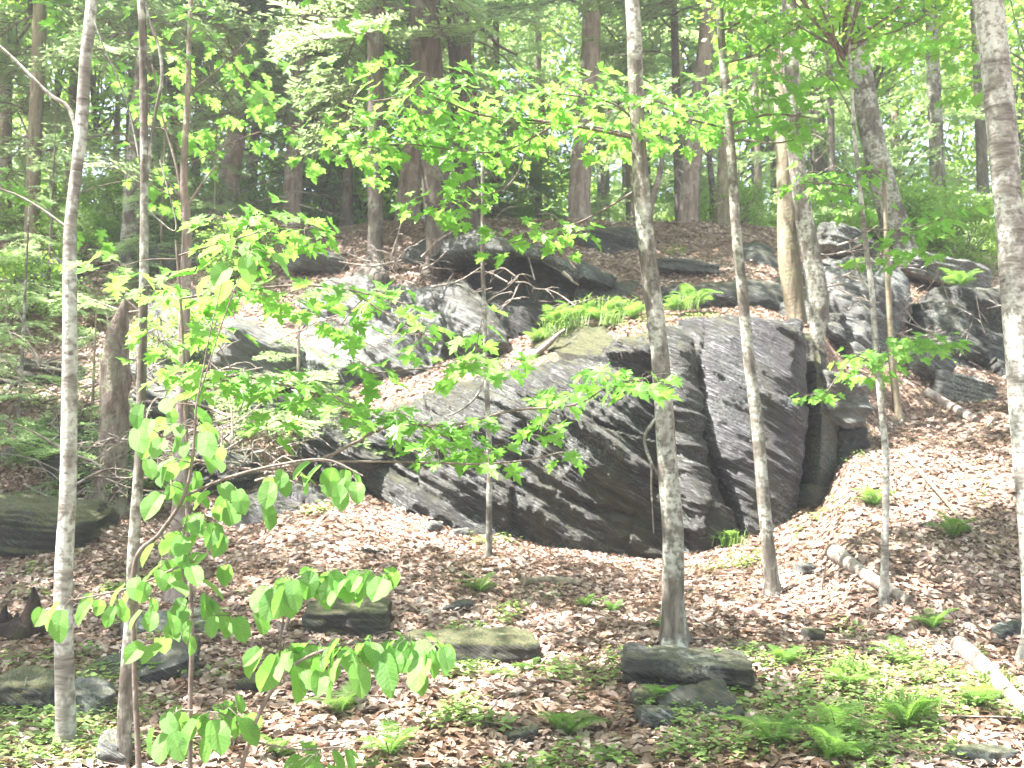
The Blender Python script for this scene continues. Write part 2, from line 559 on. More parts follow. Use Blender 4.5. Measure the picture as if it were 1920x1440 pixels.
# ------------------------------------------------------------------ rocks
TILT = R(30)


def _layer(w, a, y, f, seed, along=0.9):
    k = np.floor(w * f)
    fr = w * f - k
    t = np.clip((fr - 0.72) / 0.28, 0, 1)
    t = t * t * (3 - 2 * t)

    def val(kk):
        h = _hash(kk.astype(np.int64), kk.astype(np.int64) * 0 + 7, kk.astype(np.int64) * 0, seed)
        return vnoise(np.stack([a * along + h * 90, y * 0.8, kk * 0 + 0.5], 1), seed) + (h - 0.5) * 0.9
    return val(k) * (1 - t) + val(k + 1) * t + 0.25 * (fr - 0.5)


def strata(P, seed, ledge=0.5):
    """relief of bedding planes that dip down to the right"""
    c, s = math.cos(TILT), math.sin(TILT)
    a = P[:, 0] * c - P[:, 2] * s
    b = P[:, 0] * s + P[:, 2] * c
    w = b + 0.10 * fbm(np.stack([a, P[:, 1], b], 1) * 0.8, 3, seed) + 0.02 * vnoise(P * 4, seed)
    y = P[:, 1]
    m = 0.55 + 0.6 * vnoise(P * 0.9 + 5, seed + 4)
    return ledge * (0.38 * _layer(w, a, y, 3.1, seed + 1, 0.6) + 0.5 * _layer(w, a, y, 8.0, seed + 2, 1.1) * (m + 0.3)
                    + 0.32 * _layer(w, a, y, 19.0, seed + 3, 1.8) * (m + 0.2) + 0.12 * vnoise(P * 11, seed + 6))


def grid_interp(ctrl, nu, nv):
    C = np.array([[at(*c) for c in row] for row in ctrl])
    rows = np.array([smooth_path(r, nu) for r in C])          # m x nu x 3
    return np.stack([smooth_path(rows[:, k], nv) for k in range(nu)], 1)   # nv x nu x 3


def rock_face(name, label, ctrl, mat, res=0.035, amp=0.13, back=1.2, edge=0.35, seed=1, group=None, big=0.25, label_extra=None):
    C = np.array([[at(*c) for c in row] for row in ctrl])
    wid = np.linalg.norm(np.diff(C, axis=1), axis=2).sum(1).max()
    hei = np.linalg.norm(np.diff(C, axis=0), axis=2).sum(0).max()
    nu, nv = max(12, int(wid / res)), max(12, int(hei / res))
    G = grid_interp(ctrl, nu, nv)
    u = np.linspace(-1, 1, nu)[None, :].repeat(nv, 0)
    v = np.linspace(-1, 1, nv)[:, None].repeat(nu, 1)
    du = np.gradient(G, axis=1)
    dv = np.gradient(G, axis=0)
    nrm = np.cross(dv, du)
    nrm /= np.linalg.norm(nrm, axis=2)[..., None] + 1e-9
    nrm = np.where((nrm[..., 1:2] > 0), -nrm, nrm)
    P = G.reshape(-1, 3)
    q = fbm(P * np.array((0.9, 0.9, 0.9)), 4, seed) * big
    # joints: blocks standing at different depths
    cell = np.floor(np.stack([P[:, 0] * 0.9 + 0.35 * vnoise(P * 0.7, seed + 5), P[:, 2] * 1.1 + 0.3 * P[:, 0], P[:, 0] * 0], 1))
    blk = (_hash(cell[:, 0].astype(int), cell[:, 1].astype(int), cell[:, 2].astype(int), seed) - 0.5) * (0.12 + 0.6 * big)
    d = (strata(P, seed, amp) + q + blk).reshape(nv, nu)
    G = G + nrm * d[..., None]
    rim = np.maximum(np.abs(u) ** 9, np.abs(v) ** 9)
    G[..., 1] += edge * rim
    # body behind the face
    V = G.reshape(-1, 3)
    i = np.arange(nv - 1)[:, None] * nu
    j = np.arange(nu - 1)[None]
    F = np.stack([i + j, i + nu + j, i + nu + j + 1, i + j + 1], -1).reshape(-1, 4)
    ring = np.concatenate([np.arange(nu), nu * np.arange(1, nv) + nu - 1,
                           nu * (nv - 1) + np.arange(nu - 2, -1, -1), nu * np.arange(nv - 2, 0, -1)])
    nr = len(ring)
    layers = [V]
    cen = V[ring].mean(0)
    for k, t in enumerate((0.35, 0.75, 1.0)):
        L = V[ring].copy()
        L[:, 1] += back * t
        L += (cen + np.array((0, back, 0)) - L) * (0.10 * t)
        L += 0.06 * np.stack([vnoise(L * 3, seed + 20), vnoise(L * 3, seed + 21), vnoise(L * 3, seed + 22)], 1)
        layers.append(L)
    base = len(V)
    fs = [F]
    prev = ring
    for k in range(3):
        cur = base + k * nr + np.arange(nr)
        fs.append(np.stack([prev, np.roll(prev, -1), np.roll(cur, -1), cur], 1))
        prev = cur
    VV = np.vstack(layers + [V[ring].mean(0)[None] + np.array((0, back, 0))])
    cidx = len(VV) - 1
    g = Geo()
    org = V.mean(0)
    g.v.append(VV - org)
    g.n = len(VV)
    g.f += fs
    g.f.append(np.stack([prev, np.roll(prev, -1), np.full(nr, cidx)], 1))
    me = g.mesh(name, mat)
    o = link(name, me, None, tuple(org))
    tag(o, label, 'rock', group)
    return o


def boulder(name, label, px, py, size, mat, yaw=0, tilt=0, roll=0, seed=1, n=34, sink=0.2, amp=0.08, group=None, Y=None, sq=5.0, cat='rock'):
    """a free-lying block: size = (width, depth, height) in metres, px/py its foot"""
    p = ground(px, py) if Y is None else at(px, py, Y)
    g = Geo()
    q = np.linspace(-1, 1, n)
    A, B = np.meshgrid(q, q)
    V = []
    for ax in range(3):
        for s in (-1, 1):
            c = [None] * 3
            c[ax] = np.full(A.shape, float(s))
            c[(ax + 1) % 3] = A if s > 0 else A
            c[(ax + 2) % 3] = B * s
            V.append(np.stack([k.ravel() for k in c], 1))
    i = np.arange(n - 1)[:, None] * n
    j = np.arange(n - 1)[None]
    F0 = np.stack([i + j, i + j + 1, i + n + j + 1, i + n + j], -1).reshape(-1, 4)
    V = np.vstack(V)
    F = np.vstack([F0 + k * n * n for k in range(6)])
    # merge duplicate border points
    key = np.round(V * 1e4).astype(np.int64)
    _, idx, inv = np.unique(key, axis=0, return_index=True, return_inverse=True)
    V = V[idx]
    F = inv.ravel()[F]
    L = (np.abs(V) ** sq).sum(1) ** (1 / sq)
    V = V / L[:, None]
    S = np.array(size) / 2
    W = V * S
    dirn = V / np.linalg.norm(V, axis=1)[:, None]
    m = min(size)
    off = np.array((seed * 3.1, seed * 1.7, 0))
    lay = np.stack([W[:, 0] * 1.2, W[:, 1] * 1.2, W[:, 2] * 16], 1) + off
    d = fbm(W * 2.0 / max(0.25, size[0]) + off, 3, seed) * 0.28 * m + vnoise(lay, seed) * amp * m + 0.5 * amp * m * vnoise(lay * np.array((2, 2, 2.3)), seed + 1) + 0.03 * fbm(W * 9 + off, 3, seed + 2) 
    dd = dirn * d[:, None]
    W = W + dd
    # taper one way so that it is not a box
    W[:, 2] *= 1 - 0.22 * (W[:, 0] / size[0]) * (1 if seed % 2 else -1)
    W[:, 1] *= 1 + 0.3 * (W[:, 0] / size[0]) * (1 if seed % 3 else -1)
    Rm = np.array(Euler((tilt, roll, yaw)).to_matrix())
    W = W @ Rm.T
    g.add(W, F)
    o = link(name, g.mesh(name, mat), None, (p[0], p[1] + size[1] * 0.3, p[2] + size[2] * (0.5 - sink)))
    tag(o, label, cat, group)
    return o


rock_face('cliff_rock', 'long dark ledge face with streaked bedding below the leafy shelf, middle of the photo', [
    [(680, 775, 14.0), (800, 735, 13.7), (920, 700, 13.5), (1050, 668, 13.3), (1150, 650, 13.1), (1250, 622, 13.0)],
    [(630, 830, 13.9), (790, 800, 13.4), (920, 790, 13.1), (1050, 780, 12.9), (1150, 770, 12.8), (1268, 760, 12.75)],
    [(640, 890, 13.8), (790, 880, 13.3), (920, 890, 13.05), (1050, 900, 12.9), (1160, 910, 12.8), (1290, 900, 12.75)],
    [(690, 975, 13.5), (800, 1010, 13.2), (920, 1060, 13.0), (1040, 1090, 12.9), (1150, 1110, 12.85), (1340, 1090, 12.8)]],
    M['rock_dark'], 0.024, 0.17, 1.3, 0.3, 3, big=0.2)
rock_face('cliff_block', 'tall glossy dark block with purple grey sheen right of the split in the cliff', [
    [(1282, 598, 13.1), (1360, 588, 12.95), (1440, 582, 12.95), (1512, 596, 13.1)],
    [(1290, 690, 12.85), (1370, 700, 12.72), (1450, 700, 12.72), (1528, 690, 12.9)],
    [(1315, 820, 12.75), (1380, 820, 12.6), (1450, 820, 12.6), (1518, 830, 12.8)],
    [(1370, 950, 12.7), (1420, 950, 12.55), (1460, 945, 12.55), (1508, 930, 12.75)],
    [(1400, 1045, 12.7), (1435, 1045, 12.6), (1470, 1035, 12.6), (1500, 1015, 12.8)]],
    M['rock_gloss'], 0.022, 0.09, 1.3, 0.3, 7, big=0.1)
rock_face('cliff_pillar', 'narrow mossy split pillar between the long ledge and the tall glossy block', [
    [(1232, 618, 13.0), (1265, 612, 12.9), (1298, 610, 13.1)],
    [(1245, 740, 12.8), (1280, 740, 12.6), (1308, 735, 12.85)],
    [(1258, 850, 12.75), (1295, 845, 12.5), (1325, 835, 12.75)],
    [(1275, 960, 12.7), (1325, 960, 12.45), (1368, 955, 12.7)],
    [(1270, 1090, 12.6), (1350, 1080, 12.4), (1420, 1060, 12.7)]],
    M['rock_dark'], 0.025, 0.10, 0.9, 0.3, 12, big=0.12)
rock_face('cliff_column', 'dark mossy column of rock at the right end of the tall glossy block', [
    [(1510, 612, 13.6), (1540, 625, 13.5), (1572, 650, 13.8)],
    [(1516, 730, 13.3), (1545, 735, 13.1), (1580, 740, 13.5)],
    [(1512, 850, 13.1), (1545, 850, 12.9), (1588, 845, 13.4)],
    [(1500, 975, 13.0), (1540, 965, 12.9), (1592, 920, 13.4)]],
    M['rock_moss'], 0.03, 0.08, 0.9, 0.25, 15, big=0.15)
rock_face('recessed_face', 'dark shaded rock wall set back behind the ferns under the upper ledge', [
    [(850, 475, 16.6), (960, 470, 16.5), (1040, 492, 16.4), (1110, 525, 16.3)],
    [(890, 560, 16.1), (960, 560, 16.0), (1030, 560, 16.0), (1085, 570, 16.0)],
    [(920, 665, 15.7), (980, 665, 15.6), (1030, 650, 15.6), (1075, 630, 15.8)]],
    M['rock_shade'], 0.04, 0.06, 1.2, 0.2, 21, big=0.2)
rock_face('ledge_rock', 'overhanging grey ledge above the dark recess, crossing behind the two big trunks', [
    [(800, 455, 16.4), (900, 435, 16.2), (1000, 452, 16.1), (1090, 490, 16.0), (1160, 515, 16.0)],
    [(800, 480, 16.1), (900, 465, 15.8), (1000, 480, 15.7), (1080, 515, 15.7), (1150, 535, 15.8)],
    [(815, 500, 16.3), (900, 488, 16.2), (1000, 500, 16.1), (1070, 532, 16.0), (1140, 552, 16.0)]],
    M['rock_mid'], 0.03, 0.16, 1.4, 0.15, 23, big=0.3)
rock_face('pale_slab', 'broad pale lichened slab glaring in the sun on the upper left of the outcrop', [
    [(500, 560, 16.6), (600, 530, 16.4), (720, 515, 16.3), (840, 520, 16.0)],
    [(490, 640, 15.9), (640, 620, 15.7), (780, 600, 15.5), (900, 595, 15.4)],
    [(490, 740, 15.1), (640, 735, 14.9), (790, 705, 14.9), (950, 665, 15.0)]],
    M['rock_pale'], 0.028, 0.22, 1.4, 0.3, 31, big=0.35)
rock_face('tilted_slab', 'grey green slab tilted on its edge between the pale slab and the dark recess', [
    [(812, 548, 15.6), (845, 526, 15.4), (880, 535, 15.5)],
    [(835, 600, 15.1), (880, 580, 14.9), (925, 585, 15.2)],
    [(880, 665, 14.9), (930, 660, 14.8), (975, 645, 15.1)]],
    M['rock_pale'], 0.025, 0.16, 0.8, 0.12, 34, big=0.12)
rock_face('dark_ledge', 'low dark ledge behind the fern clump, above the tall glossy block', [
    [(1235, 535, 16.0), (1320, 514, 15.8), (1400, 512, 15.8), (1490, 525, 15.9)],
    [(1245, 562, 15.6), (1320, 550, 15.4), (1400, 552, 15.4), (1490, 560, 15.6)],
    [(1260, 595, 15.7), (1330, 595, 15.5), (1410, 592, 15.5), (1490, 600, 15.6)]],
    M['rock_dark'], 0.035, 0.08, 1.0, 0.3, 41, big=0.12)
rock_face('upper_outcrop', 'grey outcrop with white lit edges behind the thin white sapling', [
    [(1530, 490, 16.6), (1600, 468, 16.5), (1660, 482, 16.4), (1712, 545, 16.4)],
    [(1545, 560, 15.8), (1610, 560, 15.6), (1665, 580, 15.6), (1705, 610, 15.8)],
    [(1560, 665, 15.1), (1620, 690, 14.9), (1670, 715, 15.0), (1710, 710, 15.3)]],
    M['rock_pale'], 0.03, 0.2, 1.2, 0.3, 43, big=0.35)
rock_face('right_outcrop', 'wide grey outcrop beside the large trunk at the right edge', [
    [(1690, 590, 16.6), (1760, 555, 16.6), (1840, 535, 16.6), (1960, 540, 16.8)],
    [(1700, 650, 16.1), (1780, 640, 15.9), (1850, 640, 15.9), (1960, 640, 16.1)],
    [(1715, 715, 15.8), (1790, 740, 15.5), (1860, 745, 15.5), (1960, 735, 15.8)]],
    M['rock_mid'], 0.03, 0.2, 1.2, 0.3, 47, big=0.3)
rock_face('left_overhang', 'dark undercut ledge behind the maple leaves left of centre', [
    [(370, 735, 14.9), (460, 725, 14.7), (560, 745, 14.6), (640, 770, 14.7)],
    [(375, 775, 14.8), (460, 770, 14.6), (560, 785, 14.6), (640, 810, 14.6)],
    [(385, 850, 14.7), (470, 850, 14.5), (560, 850, 14.5), (650, 870, 14.5)]],
    M['rock_shade'], 0.04, 0.1, 1.0, 0.3, 51, big=0.2)
rock_face('left_slope_rock', 'grey streaked rock slope under the branches at the upper left', [
    [(150, 570, 17.2), (260, 550, 17.1), (380, 545, 17.0), (500, 545, 16.8)],
    [(140, 650, 16.2), (260, 640, 16.0), (380, 640, 15.9), (500, 640, 15.9)],
    [(130, 740, 15.3), (260, 745, 15.1), (380, 750, 15.1), (500, 745, 15.2)]],
    M['rock_pale'], 0.045, 0.15, 1.0, 0.3, 53, big=0.35)
rock_face('left_low_rock', 'broken mossy rock wall behind the pale birch on the left', [
    [(-60, 780, 14.4), (60, 770, 14.3), (180, 775, 14.2), (300, 800, 14.1)],
    [(-60, 850, 13.6), (60, 845, 13.5), (180, 850, 13.5), (300, 870, 13.5)],
    [(-60, 940, 13.0), (60, 940, 12.9), (180, 945, 12.9), (300, 960, 12.9)]],
    M['rock_mid'], 0.04, 0.13, 1.0, 0.3, 57, big=0.3)
rock_face('small_cliff_rock', 'low dark rock with white sheen poking from the litter left of the long ledge', [
    [(440, 925, 13.2), (520, 910, 13.2), (600, 925, 13.2)],
    [(420, 970, 12.7), (500, 960, 12.5), (612, 955, 12.8)],
    [(415, 1030, 12.3), (500, 1020, 12.3), (590, 1000, 12.5)]],
    M['rock_gloss'], 0.025, 0.08, 1.0, 0.3, 61, big=0.12)
rock_face('ridge_rock', 'dark broken rock just under the ridge, left of the mottled main trunk', [
    [(1075, 432, 18.4), (1140, 426, 18.3), (1210, 440, 18.3)],
    [(1080, 450, 18.0), (1150, 450, 17.9), (1215, 458, 18.0)],
    [(1100, 480, 17.7), (1160, 485, 17.6), (1220, 488, 17.7)]],
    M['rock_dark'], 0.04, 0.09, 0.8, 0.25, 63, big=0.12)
rock_face('ridge_rock', 'small black and white rock under the ridge left of the twin trunks', [
    [(1385, 455, 17.9), (1420, 446, 17.8), (1460, 462, 17.8)],
    [(1380, 480, 17.4), (1425, 478, 17.3), (1465, 490, 17.4)],
    [(1395, 515, 17.0), (1430, 520, 16.9), (1470, 522, 17.0)]],
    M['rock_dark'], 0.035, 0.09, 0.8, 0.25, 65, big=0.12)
rock_face('shelf_rock', 'mossy rounded rock shelf carrying the ferns above the long ledge', [
    [(1000, 640, 14.9), (1080, 622, 14.7), (1160, 608, 14.5), (1250, 598, 14.2)],
    [(1000, 665, 14.3), (1080, 655, 14.1), (1160, 640, 13.9), (1250, 625, 13.7)],
    [(1010, 700, 14.0), (1080, 700, 13.7), (1160, 685, 13.5), (1250, 665, 13.4)]],
    M['rock_moss'], 0.035, 0.07, 0.8, 0.25, 67, big=0.1)

rock_face('green_slope_rock', 'grey green streaked rock slope left of the mottled trunk above the ferns', [
    [(1070, 530, 16.6), (1130, 515, 16.5), (1190, 520, 16.4), (1250, 530, 16.3)],
    [(1060, 570, 16.0), (1130, 560, 15.9), (1190, 560, 15.8), (1250, 565, 15.8)],
    [(1050, 615, 15.5), (1130, 610, 15.4), (1190, 605, 15.3), (1250, 600, 15.3)]],
    M['rock_mid'], 0.03, 0.15, 0.9, 0.2, 71, big=0.2)
rock_face('split_rock', 'broken dark rock filling the gap behind the twin trunks', [
    [(1450, 500, 16.5), (1500, 485, 16.4), (1560, 500, 16.4)],
    [(1455, 560, 15.7), (1510, 555, 15.6), (1575, 570, 15.6)],
    [(1490, 640, 14.8), (1540, 640, 14.7), (1590, 650, 14.8)]],
    M['rock_dark'], 0.03, 0.17, 0.9, 0.2, 73, big=0.25)
rock_face('jagged_rock', 'jagged dark rock under the ridge around the foot of the two big trunks', [
    [(730, 470, 17.9), (810, 445, 17.8), (890, 430, 17.7), (960, 425, 17.9)],
    [(725, 500, 17.4), (810, 490, 17.2), (890, 470, 17.0), (960, 455, 17.2)],
    [(735, 540, 16.9), (800, 535, 16.8), (870, 500, 16.7), (950, 480, 16.8)]],
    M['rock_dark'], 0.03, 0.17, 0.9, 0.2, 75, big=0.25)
rock_face('middle_rock', 'grey streaked rock between the pale slab and the dark undercut ledge', [
    [(540, 735, 15.3), (640, 728, 15.1), (720, 720, 14.9)],
    [(560, 775, 14.8), (640, 770, 14.6), (715, 765, 14.5)],
    [(570, 850, 14.3), (640, 860, 14.1), (700, 850, 14.1)]],
    M['rock_mid'], 0.03, 0.17, 0.9, 0.2, 77, big=0.2)
boulder('boulder', 'square grey boulder lodged right of the cliff column', 1578, 790, (0.62, 0.6, 0.62), M['rock_pale'], 0.2, 0.1, 0.15, 5, sink=0.05, Y=13.3)
boulder('boulder', 'dark block wedged under the square grey boulder', 1590, 905, (0.5, 0.6, 0.8), M['rock_shade'], 0.3, 0, 0.1, 6, sink=0.2, Y=13.4)
boulder('boulder', 'pale rounded boulder half buried in litter near the right trunk', 1805, 745, (0.85, 0.6, 0.5), M['rock_pale'], 0.1, 0.1, 0.25, 7, Y=15.0, sink=0.3)
boulder('boulder', 'small pale wedge of rock above the brown rotting log', 1752, 705, (0.6, 0.5, 0.42), M['rock_pale'], 0.4, 0, 0.5, 9, Y=15.2, sink=0.2)
boulder('slab', 'thick dark slab with sunlit top at the foot of the mottled trunk', 1292, 1292, (0.86, 0.62, 0.17), M['slab_dark'], -0.08, 0.03, 0.06, 11, sink=-0.15, n=50, sq=16, amp=0.2, cat='rock slab')
boulder('slab', 'greenish flat stone leaning under the thick dark slab', 1318, 1350, (0.46, 0.34, 0.08), M['rock_mid'], 0.25, 0.6, -0.2, 12, sink=0.0, sq=14, cat='rock slab')
boulder('slab', 'ochre mossy stone below the left end of the thick dark slab', 1218, 1325, (0.2, 0.2, 0.12), M['rock_moss'], 0.2, 0.1, 0, 13, sink=0.2, n=20, cat='rock slab')
boulder('slab', 'grey slab with mossy yellow end lying above the round leaf sprays', 648, 1190, (0.68, 0.5, 0.24), M['rock_moss'], 0.05, 0.12, 0.02, 14, sink=0.1, n=40, sq=8, cat='rock slab')
boulder('slab', 'sunlit tilted slab with black underside between the two left trunks', 262, 1275, (0.72, 0.5, 0.1), M['slab'], 0.15, 0.3, -0.28, 15, sink=-0.25, n=40, sq=9, cat='rock slab')
boulder('slab', 'mossy brown slab half buried in the lower middle ground', 880, 1248, (0.98, 0.5, 0.24), M['rock_moss'], 0.05, 0.1, 0.02, 16, sink=0.2, n=40, sq=7, cat='rock slab')
boulder('boulder', 'pale lichened stone at the foot of the pale birch', 160, 1343, (0.26, 0.25, 0.22), M['rock_pale'], 0.3, 0, 0.1, 17, sink=0.15, n=24)
boulder('slab', 'yellow mossy rock cut by the left edge of the photo', 40, 1338, (0.5, 0.4, 0.24), M['rock_moss'], -0.1, 0.1, 0.05, 18, sink=0.1, n=30, cat='rock slab')
boulder('boulder', 'pale stone in the litter at the bottom left', 205, 1432, (0.17, 0.2, 0.16), M['rock_pale'], 0.2, 0, 0.2, 19, sink=0.2, n=20)
boulder('slab', 'big mossy sheet of rock with sunlit top at the left edge', 40, 1035, (1.4, 1.1, 0.6), M['rock_moss'], 0.1, 0.15, 0.1, 20, sink=0.15, n=44, cat='rock slab')
boulder('slab', 'flat pale slab under the big round leaves left of centre', 300, 1185, (0.66, 0.5, 0.14), M['rock_pale'], 0.2, 0.2, 0.05, 22, sink=0.3, n=30, cat='rock slab')
boulder('stone', 'small white stone in the litter left of the thin middle sapling', 810, 995, (0.2, 0.2, 0.12), M['rock_pale'], 0.5, 0, 0.1, 24, n=18)
boulder('stone', 'second small white stone nearer the thin middle sapling', 862, 1005, (0.22, 0.15, 0.1), M['rock_pale'], 0.1, 0, -0.2, 25, n=18)
boulder('stone', 'thin dark flat stone on the litter above the leaf spray', 700, 1040, (0.26, 0.2, 0.06), M['rock_dark'], 0.1, 0, 0.05, 26, n=18, sq=8)
boulder('stone', 'thin dark flat stone below the first, beside the hanging leaf spray', 722, 1102, (0.24, 0.2, 0.06), M['rock_dark'], -0.1, 0, -0.05, 27, n=18, sq=8)
boulder('stone', 'grey flake of stone lying in litter right of the mossy ended slab', 855, 1145, (0.3, 0.15, 0.07), M['rock_mid'], 0.3, 0, -0.15, 28, n=18)
boulder('stone', 'brown mossy stone in the sunny litter right of the thick slab', 1525, 1200, (0.14, 0.15, 0.1), M['rock_moss'], 0, 0, 0, 29, n=18)
boulder('stone', 'grey buried stone low in the middle foreground', 975, 1392, (0.2, 0.15, 0.08), M['rock_mid'], 0.3, 0, 0, 30, n=18)
boulder('stone', 'dark wet stone below the ochre mossy stone', 1235, 1362, (0.24, 0.2, 0.12), M['rock_dark'], 0.3, 0, 0.1, 31, n=20)
boulder('stone', 'dark stone on the bright litter at the right edge', 1890, 1195, (0.22, 0.2, 0.12), M['rock_dark'], 0.3, 0, -0.3, 32, n=20)
boulder('stone', 'grey slab end showing at the bottom right corner', 1850, 1432, (0.4, 0.2, 0.1), M['rock_mid'], 0.1, 0, 0, 33, n=20)
boulder('stone', 'mossy ochre stone in the lower left litter', 470, 1300, (0.2, 0.2, 0.1), M['rock_moss'], 0.1, 0, 0, 34, n=18)
boulder('stone', 'pale round stone left of the rotting fallen trunk', 1515, 1075, (0.2, 0.2, 0.12), M['rock_pale'], 0.1, 0, 0, 35, n=18)
boulder('boulder', 'mossy hump of rock behind the birch at the left edge', 60, 760, (1.3, 0.8, 0.8), M['rock_moss'], 0.1, 0, 0.2, 36, Y=14.9)
boulder('boulder', 'sunlit pale stone near the ridge at the far left', 75, 530, (1.0, 0.8, 0.6), M['rock_pale'], 0.1, 0, 0.2, 37, Y=17.4)

boulder('boulder', 'pale angular rock showing between maple leaves left of the pale slab', 480, 690, (1.1, 0.8, 0.7), M['rock_pale'], 0.2, 0.3, 0.4, 41, Y=14.9)
boulder('boulder', 'pale leaning rock below the streaked slope, left of the pinkish trunk', 300, 790, (1.0, 0.8, 0.6), M['rock_pale'], 0.3, 0.3, 0.3, 42, Y=14.2)
boulder('boulder', 'grey rock under the dead branches right of the pinkish trunk', 400, 905, (0.9, 0.7, 0.5), M['rock_mid'], -0.2, 0.2, 0.3, 43, Y=13.3)
boulder('boulder', 'bright grey rock lying behind the birch above the big mossy sheet', 70, 905, (1.0, 0.7, 0.5), M['rock_pale'], 0.1, 0.2, 0.3, 44, Y=13.2)
boulder('boulder', 'white lit rock on the litter at the upper left beside the dark straight trunk', 590, 500, (0.9, 0.6, 0.35), M['rock_pale'], 0.1, 0.2, 0.2, 45, Y=17.2)
boulder('boulder', 'sunlit rock high on the left slope under the young hemlock', 330, 500, (1.1, 0.8, 0.5), M['rock_pale'], 0.4, 0.2, 0.2, 46, Y=18.2)
boulder('boulder', 'white rock below the ridge left of the right hand leaning trunk', 1590, 470, (0.8, 0.7, 0.5), M['rock_mid'], 0.4, 0.2, 0.3, 47, Y=17.6)
boulder('boulder', 'long pale rock on the ridge right of the leaning grey trunk', 1780, 520, (1.5, 0.9, 0.5), M['rock_pale'], 0.1, 0.2, 0.25, 48, Y=17.9)
boulder('boulder', 'grey shelf of rock in the litter above the dark ledge', 1290, 505, (1.0, 0.5, 0.2), M['rock_mid'], 0.1, 0.1, 0.1, 49, Y=16.6, sq=8)
boulder('boulder', 'dark rock between the streaked ledge and the low rock with white sheen', 640, 880, (1.2, 0.9, 0.7), M['rock_dark'], -0.2, 0.3, 0.45, 50, Y=13.9)

# ------------------------------------------------------------------ foliage meshes


def ngon_fan(outline, centre, fold=0.12, droop=0.15):
    P = np.array([centre] + outline, float)
    z = -np.abs(P[:, 0]) * -fold - droop * np.maximum(P[:, 1], 0) ** 2
    z = z + 0.03 * np.sin(P[:, 0] * 9) * np.cos(P[:, 1] * 7)
    V = np.stack([P[:, 0], P[:, 1], z], 1)
    n = len(outline)
    F = np.array([[0, 1 + k, 1 + (k + 1) % n] for k in range(n)])
    return V, F


def maple_outline(k):
    r = np.random.default_rng(100 + k)
    h = [(0.05, -0.03), (0.22, -0.1), (0.27, -0.02), (0.44, 0.0), (0.34, 0.12), (0.24, 0.2), (0.42, 0.28), (0.5, 0.4),
         (0.62, 0.52), (0.46, 0.5), (0.38, 0.58), (0.30, 0.5), (0.17, 0.46), (0.2, 0.62), (0.26, 0.76), (0.14, 0.76), (0.08, 0.88)]
    h = [(x * (1 + 0.1 * r.normal()), y + 0.02 * r.normal()) for x, y in h]
    l = [(-x * (1 + 0.06 * r.normal()), y + 0.02 * r.normal()) for x, y in h]
    return [(0, 0.0)] + h + [(0, 1.04)] + l[::-1]


def ovate_outline(k):
    r = np.random.default_rng(200 + k)
    t = np.linspace(0, math.pi, 9)[1:-1]
    h = [(0.36 * math.sin(a) ** 0.75 * (1 + 0.05 * r.normal()), 0.5 - 0.5 * math.cos(a)) for a in t]
    return [(0, 0)] + h + [(0, 1.06)] + [(-x, y) for x, y in h[::-1]]


def leaf_mesh(name, outline, centre, mat, fold, droop, stalk=0.5):
    g = Geo()
    V, F = ngon_fan(outline, centre, fold, droop)
    V[:, 1] += stalk
    V[:, 2] -= 0.08 * stalk
    g.add(V, F)
    w = 0.012
    g.add([(-w, 0, 0), (w, 0, 0), (w, stalk + 0.03, -0.05 * stalk), (-w, stalk + 0.03, -0.05 * stalk)], [[0, 1, 2, 3]])
    return g.mesh(name, mat, smooth=False)


MAPLE = [leaf_mesh('maple_leaf', maple_outline(k), (0, 0.33), M['maple'], 0.16 + 0.1 * (k % 3), 0.12 + 0.12 * (k % 2), 0.35) for k in range(5)]
ROUND = [leaf_mesh('round_leaf', ovate_outline(k), (0, 0.5), M['round'], 0.25 + 0.12 * (k % 3), 0.15 + 0.2 * (k % 2), 0.14) for k in range(4)]


def crown_mesh(name, mat, n_cl, n_lf, rad, leaf, seed, limbs=True, flat=0.5):
    """clumps of small leaves round the ends of limbs; origin is the foot of the crown"""
    r = np.random.default_rng(seed)
    V, F = [], []
    cs = []
    g = Geo()
    for k in range(n_cl):
        d = r.normal(size=3)
        d /= np.linalg.norm(d)
        c = d * np.array(rad) * (r.uniform(0.35, 1.0) ** 0.6)
        c[2] += rad[2]
        cs.append(c)
    cs = np.array(cs)
    cl = np.repeat(cs, n_lf, 0)
    sz = np.repeat(r.uniform(0.5, 1.2, n_cl), n_lf)[:, None] * rad[0] * 0.185
    off = r.normal(size=(len(cl), 3)) * sz * np.array((1, 1, flat))
    P = cl + off
    n = len(P)
    a = r.normal(size=(n, 3)) * np.array((1, 1, 0.45))
    a /= np.linalg.norm(a, axis=1)[:, None]
    b = np.cross(a, r.normal(size=(n, 3)) * np.array((0.5, 0.5, 1)))
    b /= np.linalg.norm(b, axis=1)[:, None] + 1e-9
    s = leaf * r.uniform(0.6, 1.3, n)[:, None]
    Vq = np.stack([P - a * s * 0.5, P + b * s * 0.38, P + a * s * 0.6, P - b * s * 0.38], 1).reshape(-1, 3)
    g.add(Vq, np.arange(4 * n).reshape(-1, 4))
    me = g.mesh(name, mat, smooth=False)
    gl = Geo()
    for c in cs[::2 if limbs else 4]:
        h = c[2] * r.uniform(0.1, 0.45)
        p0 = np.array((0, 0, h * 0.9))
        mid = (p0 + c) / 2 + r.normal(size=3) * 0.1 * rad[0] + np.array((0, 0, 0.05 * rad[2]))
        w = 0.014 * rad[0]
        add_tube(gl, smooth_path([p0, mid, c], 6), np.linspace(w, w * 0.25, 6), 4)
    lm = gl.mesh(name + '_limbs', M['twig'])
    return me, lm


